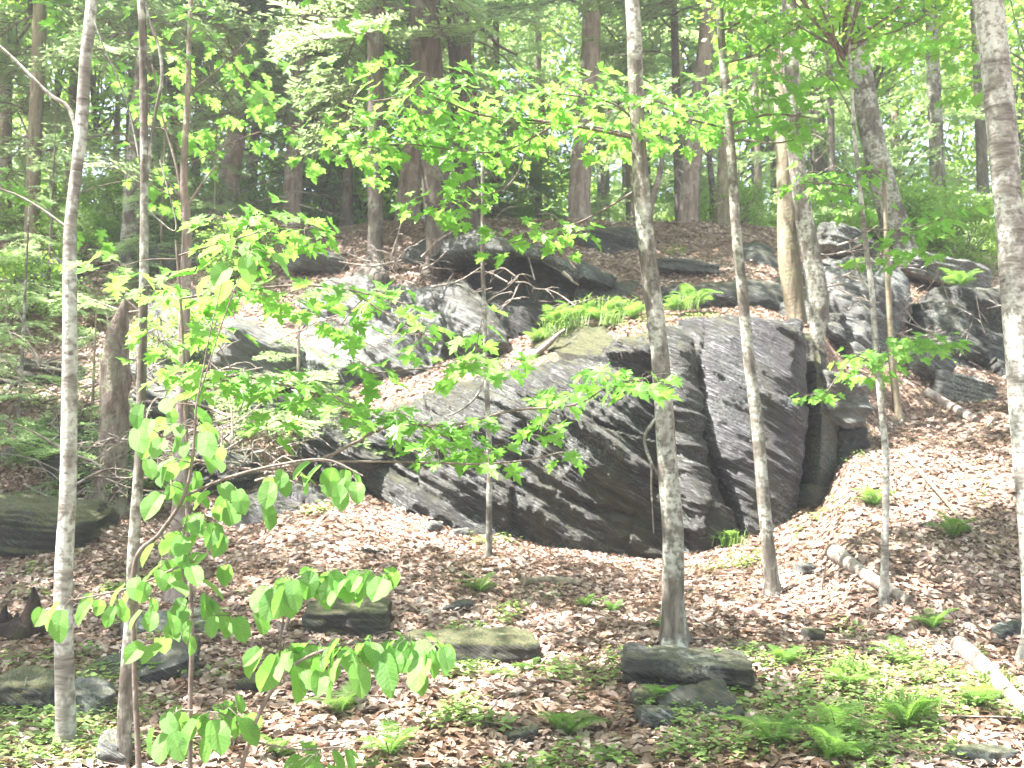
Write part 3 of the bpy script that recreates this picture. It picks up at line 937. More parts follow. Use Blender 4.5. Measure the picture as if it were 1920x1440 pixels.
AIRY = [crown_mesh('airy_crown', M['bush'], 40, 34, (2.6, 2.6, 2.2), 0.15, 360 + k) for k in range(3)]
CROWN = [crown_mesh('canopy_crown', M['canopy'], 32, 105, (2.6, 2.6, 2.0), 0.14, 300 + k) for k in range(3)]
BUSH = [crown_mesh('bush_crown', M['bush'], 55, 70, (1.5, 1.3, 1.2), 0.10, 330 + k, flat=0.35) for k in range(3)]


def hemlock_bough(seed, dense=1.0):
    r = np.random.default_rng(seed)
    g = Geo()
    gb = Geo()
    L = 1.0
    n = 14
    t = np.linspace(0, 1, n)
    main = np.stack([0.05 * np.sin(t * 4 + seed), t * L, -0.22 * t ** 1.8 + 0.05 * np.sin(t * 7)], 1)
    add_tube(gb, main, np.linspace(0.011, 0.002, n), 4)
    Vs = []
    for k in range(int(34 * dense)):
        u = r.uniform(0.12, 1.0)
        p = np.array([np.interp(u, t, main[:, c]) for c in range(3)])
        s = 1 if k % 2 else -1
        ln = 0.48 * (1 - u) ** 0.7 + 0.1
        ang = R(r.uniform(40, 65))
        d = np.array((s * math.sin(ang), math.cos(ang), r.uniform(-0.3, 0.05)))
        m = 5
        tt = np.linspace(0, 1, m)[:, None]
        br = p + d * ln * tt + np.array((0, 0, -0.12)) * ln * tt ** 2
        add_tube(gb, br, np.linspace(0.004, 0.001, m), 3)
        for q in range(int(ln * 58) + 4):
            w = r.uniform(0.05, 1.0)
            c = np.array([np.interp(w, tt[:, 0], br[:, a]) for a in range(3)])
            ss = 1 if q % 2 else -1
            e = np.array((d[0] * 0.7 + ss * d[1] * 0.8, d[1] * 0.7 - ss * d[0] * 0.8, r.uniform(-0.35, 0.1)))
            e /= np.linalg.norm(e)
            l2 = 0.075 * r.uniform(0.5, 1.3)
            pr = np.cross(e, (r.uniform(-0.5, 0.5), r.uniform(-0.5, 0.5), 1.0))
            pr /= np.linalg.norm(pr)
            Vs.append([c, c + e * l2 * 0.5 + pr * 0.0085, c + e * l2, c + e * l2 * 0.5 - pr * 0.0085])
    V = np.array(Vs).reshape(-1, 3)
    g.add(V, np.arange(len(V)).reshape(-1, 4))
    return g.mesh('bough_needles', M['hemlock'], smooth=False), gb.mesh('bough_wood', M['twig'])


BOUGH = [hemlock_bough(400 + k) for k in range(4)]

# ------------------------------------------------------------------ trees


def px_path(pts, Y):
    out = []
    for p in pts:
        y = p[3] if len(p) > 3 else Y
        q = at(p[0], p[1], y)
        out.append((q[0], q[1], q[2], p[2] * y / FPX / 2))
    return np.array(out)


def trunk_geo(g, W, base_z=None, rough=0.10, sides=18, flare=0.7, seed=1, ext=0.0):
    """W rows: x y z r from the foot up"""
    if base_z is not None:
        W = np.vstack([[W[0, 0], W[0, 1], min(base_z, W[0, 2]) - 0.3, W[0, 3] * 1.03], W])
    if ext:
        d = W[-1, :3] - W[-2, :3]
        d /= np.linalg.norm(d)
        d = d * 0.6 + np.array((0, 0, 0.4))
        p = W[-1].copy()
        for k in range(3):
            q = p.copy()
            q[:3] += d * ext / 3 + np.array((random.uniform(-.12, .12), random.uniform(-.12, .12), 0))
            q[3] *= 0.72
            W = np.vstack([W, q])
            p = q
    ln = np.linalg.norm(np.diff(W[:, :3], axis=0), axis=1).sum()
    S = smooth_path(W, max(12, int(ln / 0.07)))
    V, F = tube(S[:, :3], np.maximum(S[:, 3], 0.002), sides, rough=rough, seed=seed, flare=flare)
    g.add(V, F)
    return S


def origin_mesh(g, org):
    g.v = [v - org for v in g.v]
    return g


def tree(name, label, pts, Y, mat, top=12.0, crown=True, cat='tree', group=None, seed=1, branches=(), sides=18, flare=0.6,
         crown_scale=1.0, rough=0.1, boughs=0, bough_z=(3, 11), bough_len=(1.6, 2.6), crown_off=(0, 0), foot=None):
    """pts = (px, py, width_px) from foot to top; Y None = stand it where its foot pixel meets the ground"""
    if Y is None:
        Y = ground(pts[0][0], pts[0][1])[1]
    W = px_path(pts, Y)
    bz = float(ground_z(W[0, 0], W[0, 1])[0])
    if W[0, 2] > bz + 0.02 and foot is None:      # foot below the frame or hidden: carry it down to the ground
        W = np.vstack([[W[0, 0], W[0, 1], bz, W[0, 3] * 1.05], W])
    org = np.array((W[0, 0], W[0, 1], bz))
    root = thing(name, label, cat, org, group)
    g = Geo()
    ext = max(0.0, top - W[-1, 2]) if crown or boughs else 0.0
    S = trunk_geo(g, W, bz, rough, sides, flare, seed, ext)
    origin_mesh(g, org)
    link('trunk', g.mesh('trunk', mat), root)
    for bi, br in enumerate(branches):
        B = px_path(br, Y)
        gb = Geo()
        Sb = smooth_path(B, max(8, int(len(B) * 7)))
        add_tube(gb, Sb[:, :3], np.maximum(Sb[:, 3], 0.0015), 8, rough=0.08, seed=seed + bi)
        origin_mesh(gb, org)
        link('branch', gb.mesh('branch', mat), root)
    tip = S[-1, :3]
    if crown:
        cm, lm = CROWN[seed % 3]
        c = link('crown', cm, root)
        c.location = Vector(tip - org) + Vector((crown_off[0], crown_off[1], -2.6 * crown_scale))
        c.rotation_euler = (0, 0, seed * 1.7)
        c.scale = (crown_scale,) * 3
        l = link('limbs', lm, root)
        l.location, l.rotation_euler, l.scale = c.location, c.rotation_euler, c.scale
    rr = random.Random(seed * 7 + 1)
    for k in range(boughs):
        z = rr.uniform(*bough_z)
        i = int(np.argmin(abs(S[:, 2] - z)))
        a = rr.uniform(0, 2 * math.pi)
        nm, wm = BOUGH[rr.randrange(4)]
        b = link('bough', nm, root)
        b.location = Vector(S[i, :3] - org)
        b.rotation_euler = (R(rr.uniform(-12, 14)), rr.uniform(-0.2, 0.2), a)
        s = rr.uniform(*bough_len)
        b.scale = (s, s, s)
        w = link('bough_stem', wm, b)
    return root, Y, W, S


T = tree
# --- near and middle trunks
T('birch_tree', 'slim pale spotted birch rising along the left edge with a bare arching side branch', [
    (125, 1470, 38), (122, 1300, 35), (119, 1100, 33), (128, 900, 31), (131, 640, 27), (131, 470, 26), (134, 400, 22), (146, 300, 22), (152, 250, 24), (160, 120, 22), (172, 0, 21)],
    6.2, M['bark_pale'], 8.8, seed=2, branches=[[(146, 262, 9), (138, 225, 9), (124, 198, 8), (95, 178, 7), (60, 145, 6), (25, 110, 6), (-30, 60, 5)],
    [(135, 435, 6), (110, 415, 5), (75, 390, 4), (30, 365, 4), (-30, 345, 3)]], crown_scale=0.55, rough=0.07)
T('maple_tree', 'thin dark stemmed tree with peeling grey bark second from the left', [
    (230, 1470, 27), (236, 1300, 26), (246, 1150, 23), (252, 1000, 21), (262, 850, 18), (266, 700, 17), (270, 500, 16), (270, 300, 15), (268, 100, 15), (264, 0, 14)],
    6.0, M['bark_grey'], 8.4, seed=3, branches=[[(268, 420, 6), (276, 330, 7), (288, 230, 7), (303, 150, 7), (298, 90, 6), (280, 40, 6), (268, -20, 5)],
    [(272, 360, 4), (240, 200, 3), (195, 90, 3), (170, 20, 2)], [(272, 390, 4), (330, 430, 3), (300, 300, 3)]], crown_scale=0.5, rough=0.12)
MAIN = T('maple_tree', 'mottled grey main trunk standing in front of the split cliff, right of centre', [
    (1264, 1215, 46), (1262, 1150, 43), (1262, 1000, 40), (1252, 880, 38), (1243, 740, 35), (1232, 620, 34), (1217, 500, 34), (1207, 400, 33), (1198, 280, 30), (1192, 150, 29), (1185, 0, 28)],
    None, M['bark_grey'], 10.5, seed=4, branches=[[(1240, 775, 7), (1222, 795, 7), (1208, 822, 6), (1218, 860, 6), (1236, 893, 5), (1262, 935, 4), (1300, 985, 3)],
    [(1222, 870, 4), (1222, 930, 4), (1226, 1000, 3)], [(1230, 630, 5), (1222, 660, 5), (1232, 682, 4)],
    [(1200, 260, 8), (1150, 245, 7), (1080, 235, 5), (930, 228, 3)]], flare=0.9, crown_scale=0.75)
TAN = T('maple_tree', 'smooth slender tan trunk in front of the tall glossy block', [
    (1448, 1118, 27), (1444, 1060, 24), (1432, 940, 24), (1420, 800, 23), (1405, 680, 22), (1393, 560, 21), (1381, 440, 19), (1372, 300, 18), (1362, 180, 17), (1352, 60, 15), (1350, 0, 14)],
    None, M['bark_grey'], 10.5, seed=5, branches=[[(1376, 265, 5), (1400, 262, 4), (1450, 268, 3), (1490, 262, 2)]], crown_scale=0.5, rough=0.05)
T('birch_tree', 'large pale trunk filling the right edge of the photo', [
    (1945, 1120, 54), (1935, 960, 52), (1922, 800, 52), (1910, 640, 52), (1899, 480, 52), (1886, 330, 54), (1870, 160, 55), (1852, 0, 56)],
    8.2, M['bark_pale'], 10.5, seed=6, rough=0.06)
WHITE = T('birch_sapling', 'very thin white sapling in front of the upper grey outcrop', [
    (1658, 1135, 15), (1660, 1000, 13), (1661, 860, 13), (1652, 760, 12), (1642, 650, 12), (1634, 540, 11), (1622, 450, 10), (1612, 350, 9), (1602, 250, 8), (1598, 190, 7), (1590, 60, 6), (1585, 0, 5)],
    None, M['bark_pale'], 6.5, seed=7, crown_scale=0.45, rough=0.06, branches=[[(1634, 545, 5), (1615, 520, 4), (1600, 480, 3), (1592, 455, 3)], [(1645, 600, 4), (1610, 565, 3), (1590, 580, 2)]])
T('sapling', 'straight thin grey sapling in the middle, in front of the long dark ledge', [
    (917, 1046, 12), (917, 960, 11), (918, 880, 11), (915, 780, 10), (911, 700, 10), (909, 600, 8), (905, 500, 8), (905, 400, 7), (904, 300, 6), (900, 200, 5)],
    None, M['bark_grey'], 4.9, crown=False, seed=8, sides=10, rough=0.05, flare=0.2, branches=[
    [(914, 780, 4), (935, 800, 3), (960, 812, 3), (1010, 818, 3), (1040, 850, 2)], [(912, 700, 4), (895, 740, 4), (870, 765, 4), (840, 780, 3)]])
T('sapling', 'thin dark sapling with a reddish broken base just right of the white sapling', [
    (1686, 815, 20), (1682, 760, 16), (1672, 680, 13), (1668, 600, 12), (1664, 500, 10), (1660, 400, 8), (1655, 300, 6)],
    14.4, M['bark_brown'], 7.2, crown=False, seed=9, sides=10, rough=0.08)
# --- trunks on the outcrop and ridge
T('hemlock_tree', 'dark straight trunk with flared sunlit roots on the ledge left of centre', [
    (700, 520, 46), (703, 480, 31), (704, 400, 29), (703, 300, 29), (704, 200, 30), (705, 100, 33), (703, 40, 32), (712, 0, 30)],
    16.9, M['bark_dark'], 13.5, seed=10, flare=1.4, branches=[[(703, 60, 12), (722, 20, 12), (740, -40, 10)], [(700, 90, 4), (730, 110, 3), (760, 130, 2)]], boughs=10, bough_z=(8, 13))
T('hemlock_tree', 'massive furrowed brown trunk, nearer of the big pair above the recess', [
    (826, 500, 56), (824, 440, 54), (818, 350, 52), (812, 250, 54), (803, 150, 58), (797, 70, 60), (795, 0, 60)],
    16.9, M['bark_furrowed'], 14.5, seed=11, flare=0.4, boughs=12, bough_z=(8.5, 14), rough=0.14)
T('hemlock_tree', 'thick brown trunk just right of the massive furrowed one, rooted at the ridge', [
    (880, 470, 52), (876, 400, 46), (872, 300, 45), (868, 200, 46), (862, 100, 44), (858, 0, 42)],
    17.6, M['bark_furrowed'], 14.5, seed=12, flare=0.5, boughs=12, bough_z=(8.5, 14), rough=0.14, branches=[[(880, 60, 9), (905, 55, 8), (935, 85, 7), (970, 103, 5)]])
T('pine_tree', 'pinkish trunk with sunlit base standing alone on the ridge right of the big pair', [
    (1087, 412, 46), (1087, 360, 42), (1092, 280, 40), (1100, 200, 38), (1108, 100, 36), (1110, 0, 36)],
    19.8, M['bark_red'], 15, seed=13, flare=0.3, boughs=9, bough_z=(10.5, 15))
T('pine_tree', 'leaning pinkish trunk on the ridge between the main trunk and the slender tan one', [
    (1291, 420, 40), (1294, 350, 38), (1300, 280, 36), (1312, 180, 33), (1322, 90, 30), (1326, 0, 28)],
    19.8, M['bark_red'], 15, seed=14, flare=0.3, boughs=9, bough_z=(10.5, 15))
T('pine_tree', 'shaded brown trunk on the ridge directly behind the slender tan one', [
    (1357, 430, 36), (1358, 360, 32), (1362, 280, 29), (1370, 180, 27), (1374, 90, 24), (1376, 0, 22)],
    19.6, M['bark_brown'], 15, seed=15, flare=0.3, boughs=8, bough_z=(10.5, 15))
T('pine_tree', 'thin dark trunk on the ridge just left of the shaded brown one', [
    (1338, 425, 15), (1336, 360, 13), (1330, 290, 11), (1326, 200, 10), (1322, 0, 8)], 20.3, M['bark_dark'], 12, crown=False, seed=16, flare=0.2)
T('pine_tree', 'slim dark trunk on the ridge just right of the mottled main trunk', [
    (1275, 410, 20), (1272, 330, 18), (1270, 220, 17), (1266, 100, 15), (1262, 0, 14)], 20.6, M['bark_dark'], 14, seed=17, flare=0.2, boughs=6, bough_z=(9, 13))
T('cedar_tree', 'twin trunk tree, darker brown left stem of the pair standing on the glossy block', [
    (1492, 590, 36), (1484, 520, 42), (1478, 450, 40), (1476, 380, 38), (1474, 300, 36), (1470, 230, 34), (1464, 150, 30), (1456, 80, 26), (1452, 60, 25)],
    14.2, M['bark_brown'], 7.2, crown=False, seed=18, flare=0.3, rough=0.16)
T('cedar_tree', 'twin trunk tree, greyer leaning right stem that ends in a brown tip over the cliff', [
    (1533, 650, 26), (1536, 590, 36), (1530, 530, 38), (1518, 470, 36), (1506, 400, 34), (1496, 320, 32), (1488, 240, 32), (1484, 160, 31), (1482, 80, 30), (1480, 0, 28)],
    13.9, M['bark_grey'], 11, seed=19, flare=0.1, rough=0.14, branches=[[(1492, 262, 6), (1470, 266, 5), (1440, 268, 4), (1395, 270, 3)],
    [(1482, 120, 9), (1470, 112, 8), (1467, 85, 8), (1472, 30, 7), (1476, -20, 6)]], foot=True)
T('maple_tree', 'thick leaning grey trunk rising out of the bushes at the upper right', [
    (1690, 470, 56), (1672, 400, 52), (1652, 330, 48), (1632, 240, 45), (1618, 160, 43), (1606, 80, 40), (1598, 0, 38)],
    19.5, M['bark_grey'], 15, seed=20, flare=0.2)
T('sapling', 'thin pinkish forked stem on the ridge right of the main trunk', [
    (1218, 415, 15), (1222, 380, 13), (1236, 330, 11), (1244, 280, 8), (1250, 230, 6)], 20, M['bark_red'], 9, crown=False, seed=21, flare=0.1, sides=8)
# left background
T('hemlock_tree', 'sunlit pale trunk directly behind the thin second tree on the left', [
    (245, 440, 36), (252, 330, 36), (262, 220, 36), (272, 120, 34), (280, 0, 32)], 18.5, M['bark_grey'], 14, seed=22, boughs=16, bough_z=(6.5, 13))
T('hemlock_tree', 'pale trunk behind the left bushes with a broken lower limb', [
    (425, 400, 42), (430, 330, 40), (442, 260, 36), (450, 180, 34), (455, 60, 32), (458, 0, 30)], 20.5, M['bark_red'], 14, seed=23, boughs=22, bough_z=(8, 14),
    branches=[[(432, 370, 16), (400, 372, 14), (380, 385, 9)]])
T('hemlock_tree', 'shaggy trunk on the ridge left of the dark straight one', [
    (548, 400, 34), (550, 330, 34), (556, 250, 32), (562, 160, 30), (570, 60, 28), (575, 0, 27)], 20.5, M['bark_red'], 14, seed=24, boughs=24, bough_z=(8, 14))
T('hemlock_tree', 'thin grey trunk on the ridge between the broken limbed and the shaggy trunks', [
    (468, 405, 24), (472, 330, 21), (480, 240, 18), (490, 150, 17), (498, 0, 15)], 22, M['bark_grey'], 14, seed=25, boughs=14, bough_z=(8, 14))
T('broken_stump', 'short dark broken trunk on the ridge left of the dark straight one', [
    (650, 410, 26), (651, 360, 22), (654, 315, 17), (655, 300, 12)], 21, M['bark_dark'], 7, crown=False, seed=26, cat='stump')
T('hemlock_tree', 'pale sunlit trunk on the ridge just left of the massive furrowed one', [
    (764, 400, 46), (768, 340, 42), (772, 280, 36), (776, 200, 33), (780, 100, 32), (784, 0, 30)], 20.5, M['bark_red'], 14, seed=27, boughs=16, bough_z=(9, 14))
T('hemlock_tree', 'leaning reddish trunk on the slope behind the birch crown at the left', [
    (60, 470, 30), (62, 350, 27), (66, 240, 26), (72, 120, 26), (74, 0, 24)], 19.5, M['bark_brown'], 13, seed=28, boughs=14, bough_z=(6, 13))
T('hemlock_tree', 'dim trunk at the extreme left of the ridge', [
    (8, 470, 30), (8, 330, 28), (10, 160, 26), (14, 0, 24)], 22, M['bark_red'], 13, seed=29, boughs=14, bough_z=(7, 13))
PINK = T('maple_tree', 'straight pinkish trunk with its foot in the litter behind the round leaf shrub', [
    (327, 1130, 32), (330, 1040, 27), (336, 930, 25), (340, 800, 23), (344, 650, 22), (348, 520, 20), (350, 430, 18), (345, 330, 14), (352, 180, 11), (358, 0, 9)],
    None, M['bark_red'], 9, seed=30, crown_scale=0.7, branches=[[(345, 400, 6), (330, 310, 5), (305, 220, 4), (285, 120, 3)], [(345, 395, 6), (375, 350, 5), (405, 310, 4)], [(347, 400, 5), (338, 370, 4), (290, 310, 3)]])
T('rotten_snag', 'broad crumbling tan snag between the birch and the pinkish trunk', [
    (205, 935, 74), (209, 860, 56), (212, 780, 52), (218, 700, 50), (216, 640, 44), (226, 600, 30), (234, 565, 10)],
    12.6, M['snag'], 6, crown=False, seed=31, rough=0.5, cat='snag')

# ------------------------------------------------------------------ leafy sprays


def mesh_arrays(me):
    v = np.empty(len(me.vertices) * 3, np.float32)
    me.vertices.foreach_get('co', v)
    tri = [list(p.vertices) for p in me.polygons if len(p.vertices) == 3]
    return v.reshape(-1, 3).astype(float), np.array(tri)


def leafy(name, label, cat, limbs, clusters, Y, meshes, size, mat=M['twig'], seed=1, depth=0.35, group=None, root_at=None, tilt=(10, 45), on=None, more=1.45):
    """a shrub or understorey tree: limbs are pixel polylines with widths, clusters (px, py, half width, half height, count[, Y])"""
    r = random.Random(seed)
    Ws = [px_path(l, Y) for l in limbs]
    if on is None:
        org = np.array(Ws[0][0, :3])
        gz = float(ground_z(org[0], org[1])[0])
        org = np.array((org[0], org[1], gz))
        root = thing(name, label, cat, org, group)
    else:
        root = on
        org = np.array(on.location)
    nodes = []
    for k, W in enumerate(Ws):
        if k == 0 and on is None:
            W = np.vstack([[W[0, 0], W[0, 1], gz - 0.1, W[0, 3] * 1.1], W])
        S = smooth_path(W, len(W) * 8)
        g = Geo()
        add_tube(g, S[:, :3], np.maximum(S[:, 3], 0.001), 8, rough=0.08, seed=seed + k)
        origin_mesh(g, org)
        link('stem' if k == 0 and on is None else 'branch', g.mesh('stem', mat), root)
        nodes.append(S[:, :3])
    nodes = np.vstack(nodes)
    total = 0
    rest = Geo()
    for c in clusters:
        cx, cy, hw, hh, n = c[:5]
        n = int(round(n * more))
        cy_ = c[5] if len(c) > 5 else Y
        C = at(cx, cy, cy_)
        sx, sz = hw * cy_ / FPX, hh * cy_ / FPX
        i = int(np.argmin(((nodes - C) ** 2).sum(1)))
        g = Geo()
        a = nodes[i]
        hub = C.copy()
        span = hub - a
        if np.linalg.norm(span) > 0.03:
            mid = a + span * 0.5 + np.array((0, 0, 0.06 * np.linalg.norm(span)))
            add_tube(g, smooth_path([a, mid, hub], 8), np.linspace(0.0035, 0.002, 8), 5)
        else:
            g.add([a, a + 0.001, a + np.array((0.001, 0, 0))], [[0, 1, 2]])
        for k in range(n):
            fx = (k + 0.5) / n * 2 - 1
            q = C + np.array((fx * sx * r.uniform(0.75, 1.05), r.uniform(-depth, depth), r.uniform(-1, 1) * sz * (1 - 0.3 * abs(fx))))
            jn = hub + (q - hub) * 0.35 + np.array((0, 0, 0.015))
            add_tube(g, np.array([hub, jn, q]), [0.0018, 0.0014, 0.0008], 3)
            out = math.atan2(q[1] - C[1], q[0] - C[0]) - math.pi / 2 + r.uniform(-0.8, 0.8)
            me = meshes[r.randrange(len(meshes))]
            if total >= 296:
                e = Euler((R(-r.uniform(*tilt)), R(r.uniform(-28, 28)), out))
                sc_ = size * r.uniform(0.7, 1.25)
                MV = mesh_arrays(me)
                rest.add((MV[0] * sc_) @ np.array(e.to_matrix()).T + (q - org), MV[1])
                rest.add((MV[0][-4:] * sc_) @ np.array(e.to_matrix()).T + (q - org), [[0, 1, 2, 3]])
                continue
            o = bpy.data.objects.new('leaf', me)
            COL.objects.link(o)
            o.parent = root
            o.location = Vector(q - org)
            e = Euler((R(-r.uniform(*tilt)), R(r.uniform(-28, 28)), out))
            o.rotation_euler = e
            s = size * r.uniform(0.7, 1.25) 
            o.scale = (s, s, s)
            total += 1
        origin_mesh(g, org)
        link('twig', g.mesh('twig', mat), root)
    if rest.n:
        tag(link('leaves', rest.mesh('leaves', meshes[0].materials[0], smooth=False), root), kind='stuff')
    return root


leafy('maple_sapling', 'understorey maple whose bright lobed leaves hang in front of the pale slab and long ledge', 'sapling', [
    [(356, 1470, 10), (357, 1300, 9), (360, 1180, 9), (352, 1000, 8), (350, 860, 8), (345, 700, 7), (338, 560, 6), (330, 450, 5)],
    [(338, 560, 5), (420, 548, 5), (560, 535, 4), (660, 545, 4), (760, 570, 3)],
    [(345, 720, 5), (450, 705, 5), (580, 735, 4), (660, 760, 3)],
    [(350, 860, 6), (480, 880, 6), (600, 860, 6), (665, 830, 6), (730, 800, 6), (860, 795, 5), (960, 770, 5), (1080, 758, 4), (1150, 715, 3)],
    [(600, 865, 4), (760, 866, 4), (900, 870, 4), (990, 862, 3), (1050, 848, 2)],
    [(332, 480, 4), (400, 460, 4), (470, 440, 3)], [(660, 545, 3), (740, 600, 3), (800, 630, 2)],
    [(700, 700, 3), (800, 690, 3), (890, 680, 3)]],
    [(420, 410, 60, 18, 8), (520, 425, 80, 28, 14), (440, 465, 60, 22, 9), (570, 430, 60, 22, 8), (225, 500, 45, 16, 6), (330, 540, 60, 20, 9), (420, 545, 80, 24, 13),
     (530, 555, 70, 26, 11), (640, 535, 60, 18, 8), (720, 560, 55, 32, 9), (300, 640, 50, 36, 8), (400, 620, 50, 18, 6), (640, 610, 50, 22, 6), (790, 630, 45, 35, 8),
     (900, 615, 35, 24, 4), (870, 690, 60, 22, 8), (930, 680, 70, 25, 8), (330, 700, 60, 22, 8), (420, 715, 70, 26, 12), (520, 720, 70, 28, 12), (600, 745, 70, 22, 10),
     (690, 690, 50, 30, 6), (670, 775, 60, 20, 8), (500, 800, 35, 30, 4), (740, 775, 45, 14, 5), (790, 800, 60, 22, 9), (860, 805, 70, 26, 11), (820, 845, 60, 22, 8),
     (915, 850, 45, 20, 6), (1030, 735, 40, 20, 6), (1050, 760, 36, 18, 3), (1130, 700, 50, 22, 9), (1200, 715, 48, 26, 9), (1018, 800, 30, 18, 3), (1062, 850, 22, 14, 2)],
    5.4, MAPLE, 0.094, seed=5, depth=0.3, more=1.85)
leafy('hobblebush', 'shrub with large round soft leaves growing beside the thin second tree', 'shrub', [
    [(262, 1500, 12), (252, 1250, 10), (252, 1060, 9), (300, 1000, 8), (345, 930, 7), (362, 850, 6), (368, 760, 4)],
    [(345, 930, 6), (430, 895, 6), (520, 872, 5), (610, 862, 4), (680, 892, 3)],
    [(300, 1000, 5), (340, 1060, 5), (350, 1150, 4), (352, 1210, 3)], [(340, 1060, 4), (250, 1100, 4), (140, 1125, 3)]],
    [(310, 760, 36, 25, 4), (280, 800, 36, 20, 4), (365, 790, 36, 60, 8), (295, 860, 22, 16, 2), (360, 860, 40, 36, 6), (320, 910, 30, 24, 4), (430, 930, 55, 30, 7), (390, 980, 50, 30, 6),
     (345, 990, 45, 30, 7), (530, 890, 40, 14, 5), (620, 875, 40, 16, 4), (658, 900, 20, 22, 3), (300, 1070, 60, 30, 8), (360, 1055, 50, 25, 6), (140, 1125, 40, 10, 4), (220, 1130, 45, 14, 4),
     (330, 1135, 45, 15, 4), (430, 1155, 55, 14, 5), (310, 1195, 40, 25, 4), (372, 1130, 30, 25, 4), (470, 470, 50, 26, 5), (420, 515, 40, 16, 3)],
    4.7, ROUND, 0.098, seed=8, depth=0.22, tilt=(20, 70), more=1.2)
leafy('hobblebush', 'low shrub holding wide sprays of drooping leaves over litter in the lower left middle', 'shrub', [
    [(430, 1560, 9), (470, 1380, 8), (520, 1280, 7), (570, 1235, 6), (660, 1205, 5), (760, 1200, 4), (820, 1205, 3)],
    [(520, 1280, 5), (530, 1170, 4), (550, 1090, 4), (640, 1068, 3), (730, 1075, 2)],
    [(470, 1380, 4), (420, 1340, 3), (340, 1330, 2)], [(470, 1390, 4), (560, 1405, 3), (640, 1400, 3)]],
    [(540, 1085, 40, 12, 5), (610, 1070, 50, 12, 7), (700, 1075, 42, 14, 7), (530, 1220, 45, 18, 6), (600, 1225, 45, 28, 7), (680, 1205, 55, 22, 9), (770, 1200, 50, 18, 9), (755, 1235, 30, 22, 4),
     (330, 1335, 32, 22, 5), (420, 1330, 38, 28, 6), (600, 1415, 60, 18, 8), (820, 1205, 24, 12, 3)],
    4.6, ROUND, 0.112, seed=9, depth=0.2, tilt=(30, 75), more=1.6)
def tier(T_, limbs, clusters, size, seed, depth=0.5, dy=0.0):
    leafy(None, None, None, limbs, clusters, T_[1] + dy, MAPLE, size, M['twig'], seed, depth, on=T_[0], more=2.1)


tier(MAIN, [
    [(1196, 260, 9), (1100, 240, 7), (1000, 225, 6), (900, 215, 5), (800, 180, 4), (700, 190, 3)], [(1040, 235, 5), (930, 285, 4), (760, 270, 3), (670, 280, 3)],
    [(1196, 230, 6), (1140, 190, 5), (1040, 175, 4)], [(1000, 250, 4), (960, 340, 4), (900, 370, 3), (820, 385, 2)], [(1203, 350, 5), (1120, 400, 4), (1050, 430, 3), (940, 460, 2)], [(1194, 180, 5), (1230, 190, 4), (1300, 210, 3)]],
    [(670, 240, 45, 22, 9), (700, 285, 50, 22, 10), (760, 170, 70, 24, 13), (740, 215, 60, 18, 10), (820, 200, 70, 22, 13), (830, 150, 60, 22, 11), (890, 180, 60, 22, 13), (780, 260, 70, 24, 14),
     (850, 255, 60, 20, 11), (920, 235, 60, 24, 11), (960, 165, 60, 22, 13), (1020, 190, 60, 24, 13), (1010, 235, 60, 20, 10), (1080, 165, 60, 22, 12), (1090, 210, 70, 20, 13), (1160, 200, 60, 26, 13), (1150, 250, 60, 20, 10),
     (870, 340, 50, 22, 8), (890, 290, 50, 16, 7), (800, 380, 50, 18, 7), (880, 395, 50, 16, 8), (960, 270, 50, 14, 7), (1010, 430, 50, 20, 10), (940, 460, 30, 12, 4), (1070, 440, 40, 18, 7), (1220, 215, 40, 22, 8)],
    0.115, 13)
tier(TAN, [
    [(1366, 240, 6), (1300, 225, 5), (1240, 200, 4)], [(1366, 235, 6), (1440, 215, 5), (1520, 220, 3)], [(1356, 120, 5), (1420, 100, 4), (1500, 50, 3), (1600, 30, 3), (1740, 50, 2)], [(1352, 60, 4), (1390, 40, 3)]],
    [(1220, 225, 50, 26, 11), (1250, 180, 50, 20, 10), (1300, 215, 60, 22, 14), (1370, 210, 60, 24, 14), (1440, 190, 60, 24, 14), (1500, 215, 40, 24, 10), (1290, 255, 50, 14, 6), (1460, 150, 50, 20, 9), (1400, 170, 50, 18, 8),
     (1390, 50, 50, 30, 11), (1450, 80, 50, 20, 9), (1380, 100, 40, 18, 7), (1500, 40, 60, 24, 13), (1570, 20, 60, 20, 12), (1640, 30, 60, 24, 13), (1610, 60, 50, 16, 8), (1700, 60, 60, 22, 12), (1760, 40, 60, 26, 11), (1560, 130, 40, 20, 8), (1330, 190, 60, 30, 10), (1480, 245, 50, 20, 8)],
    0.125, 14)
tier(WHITE, [
    [(1612, 350, 4), (1560, 345, 3), (1500, 340, 2)], [(1620, 430, 4), (1700, 430, 3), (1770, 410, 2)], [(1648, 690, 4), (1600, 670, 3), (1550, 735, 2)], [(1650, 670, 4), (1700, 650, 3), (1760, 640, 2)], [(1600, 220, 4), (1560, 150, 3), (1500, 120, 2)]],
    [(1530, 335, 50, 16, 9), (1600, 325, 40, 14, 8), (1560, 360, 50, 14, 7), (1620, 385, 40, 14, 6), (1700, 440, 50, 20, 11), (1760, 410, 50, 20, 12), (1740, 470, 40, 14, 7), (1650, 480, 40, 12, 6),
     (1750, 640, 50, 9, 11), (1700, 640, 40, 10, 8), (1720, 662, 40, 7, 6), (1600, 665, 30, 9, 5), (1640, 690, 50, 10, 9), (1520, 742, 24, 6, 4), (1550, 735, 30, 8, 4), (1650, 660, 40, 8, 6), (1560, 150, 40, 20, 7), (1820, 160, 40, 20, 8), (1800, 90, 40, 20, 8)],
    0.105, 15, 0.3)
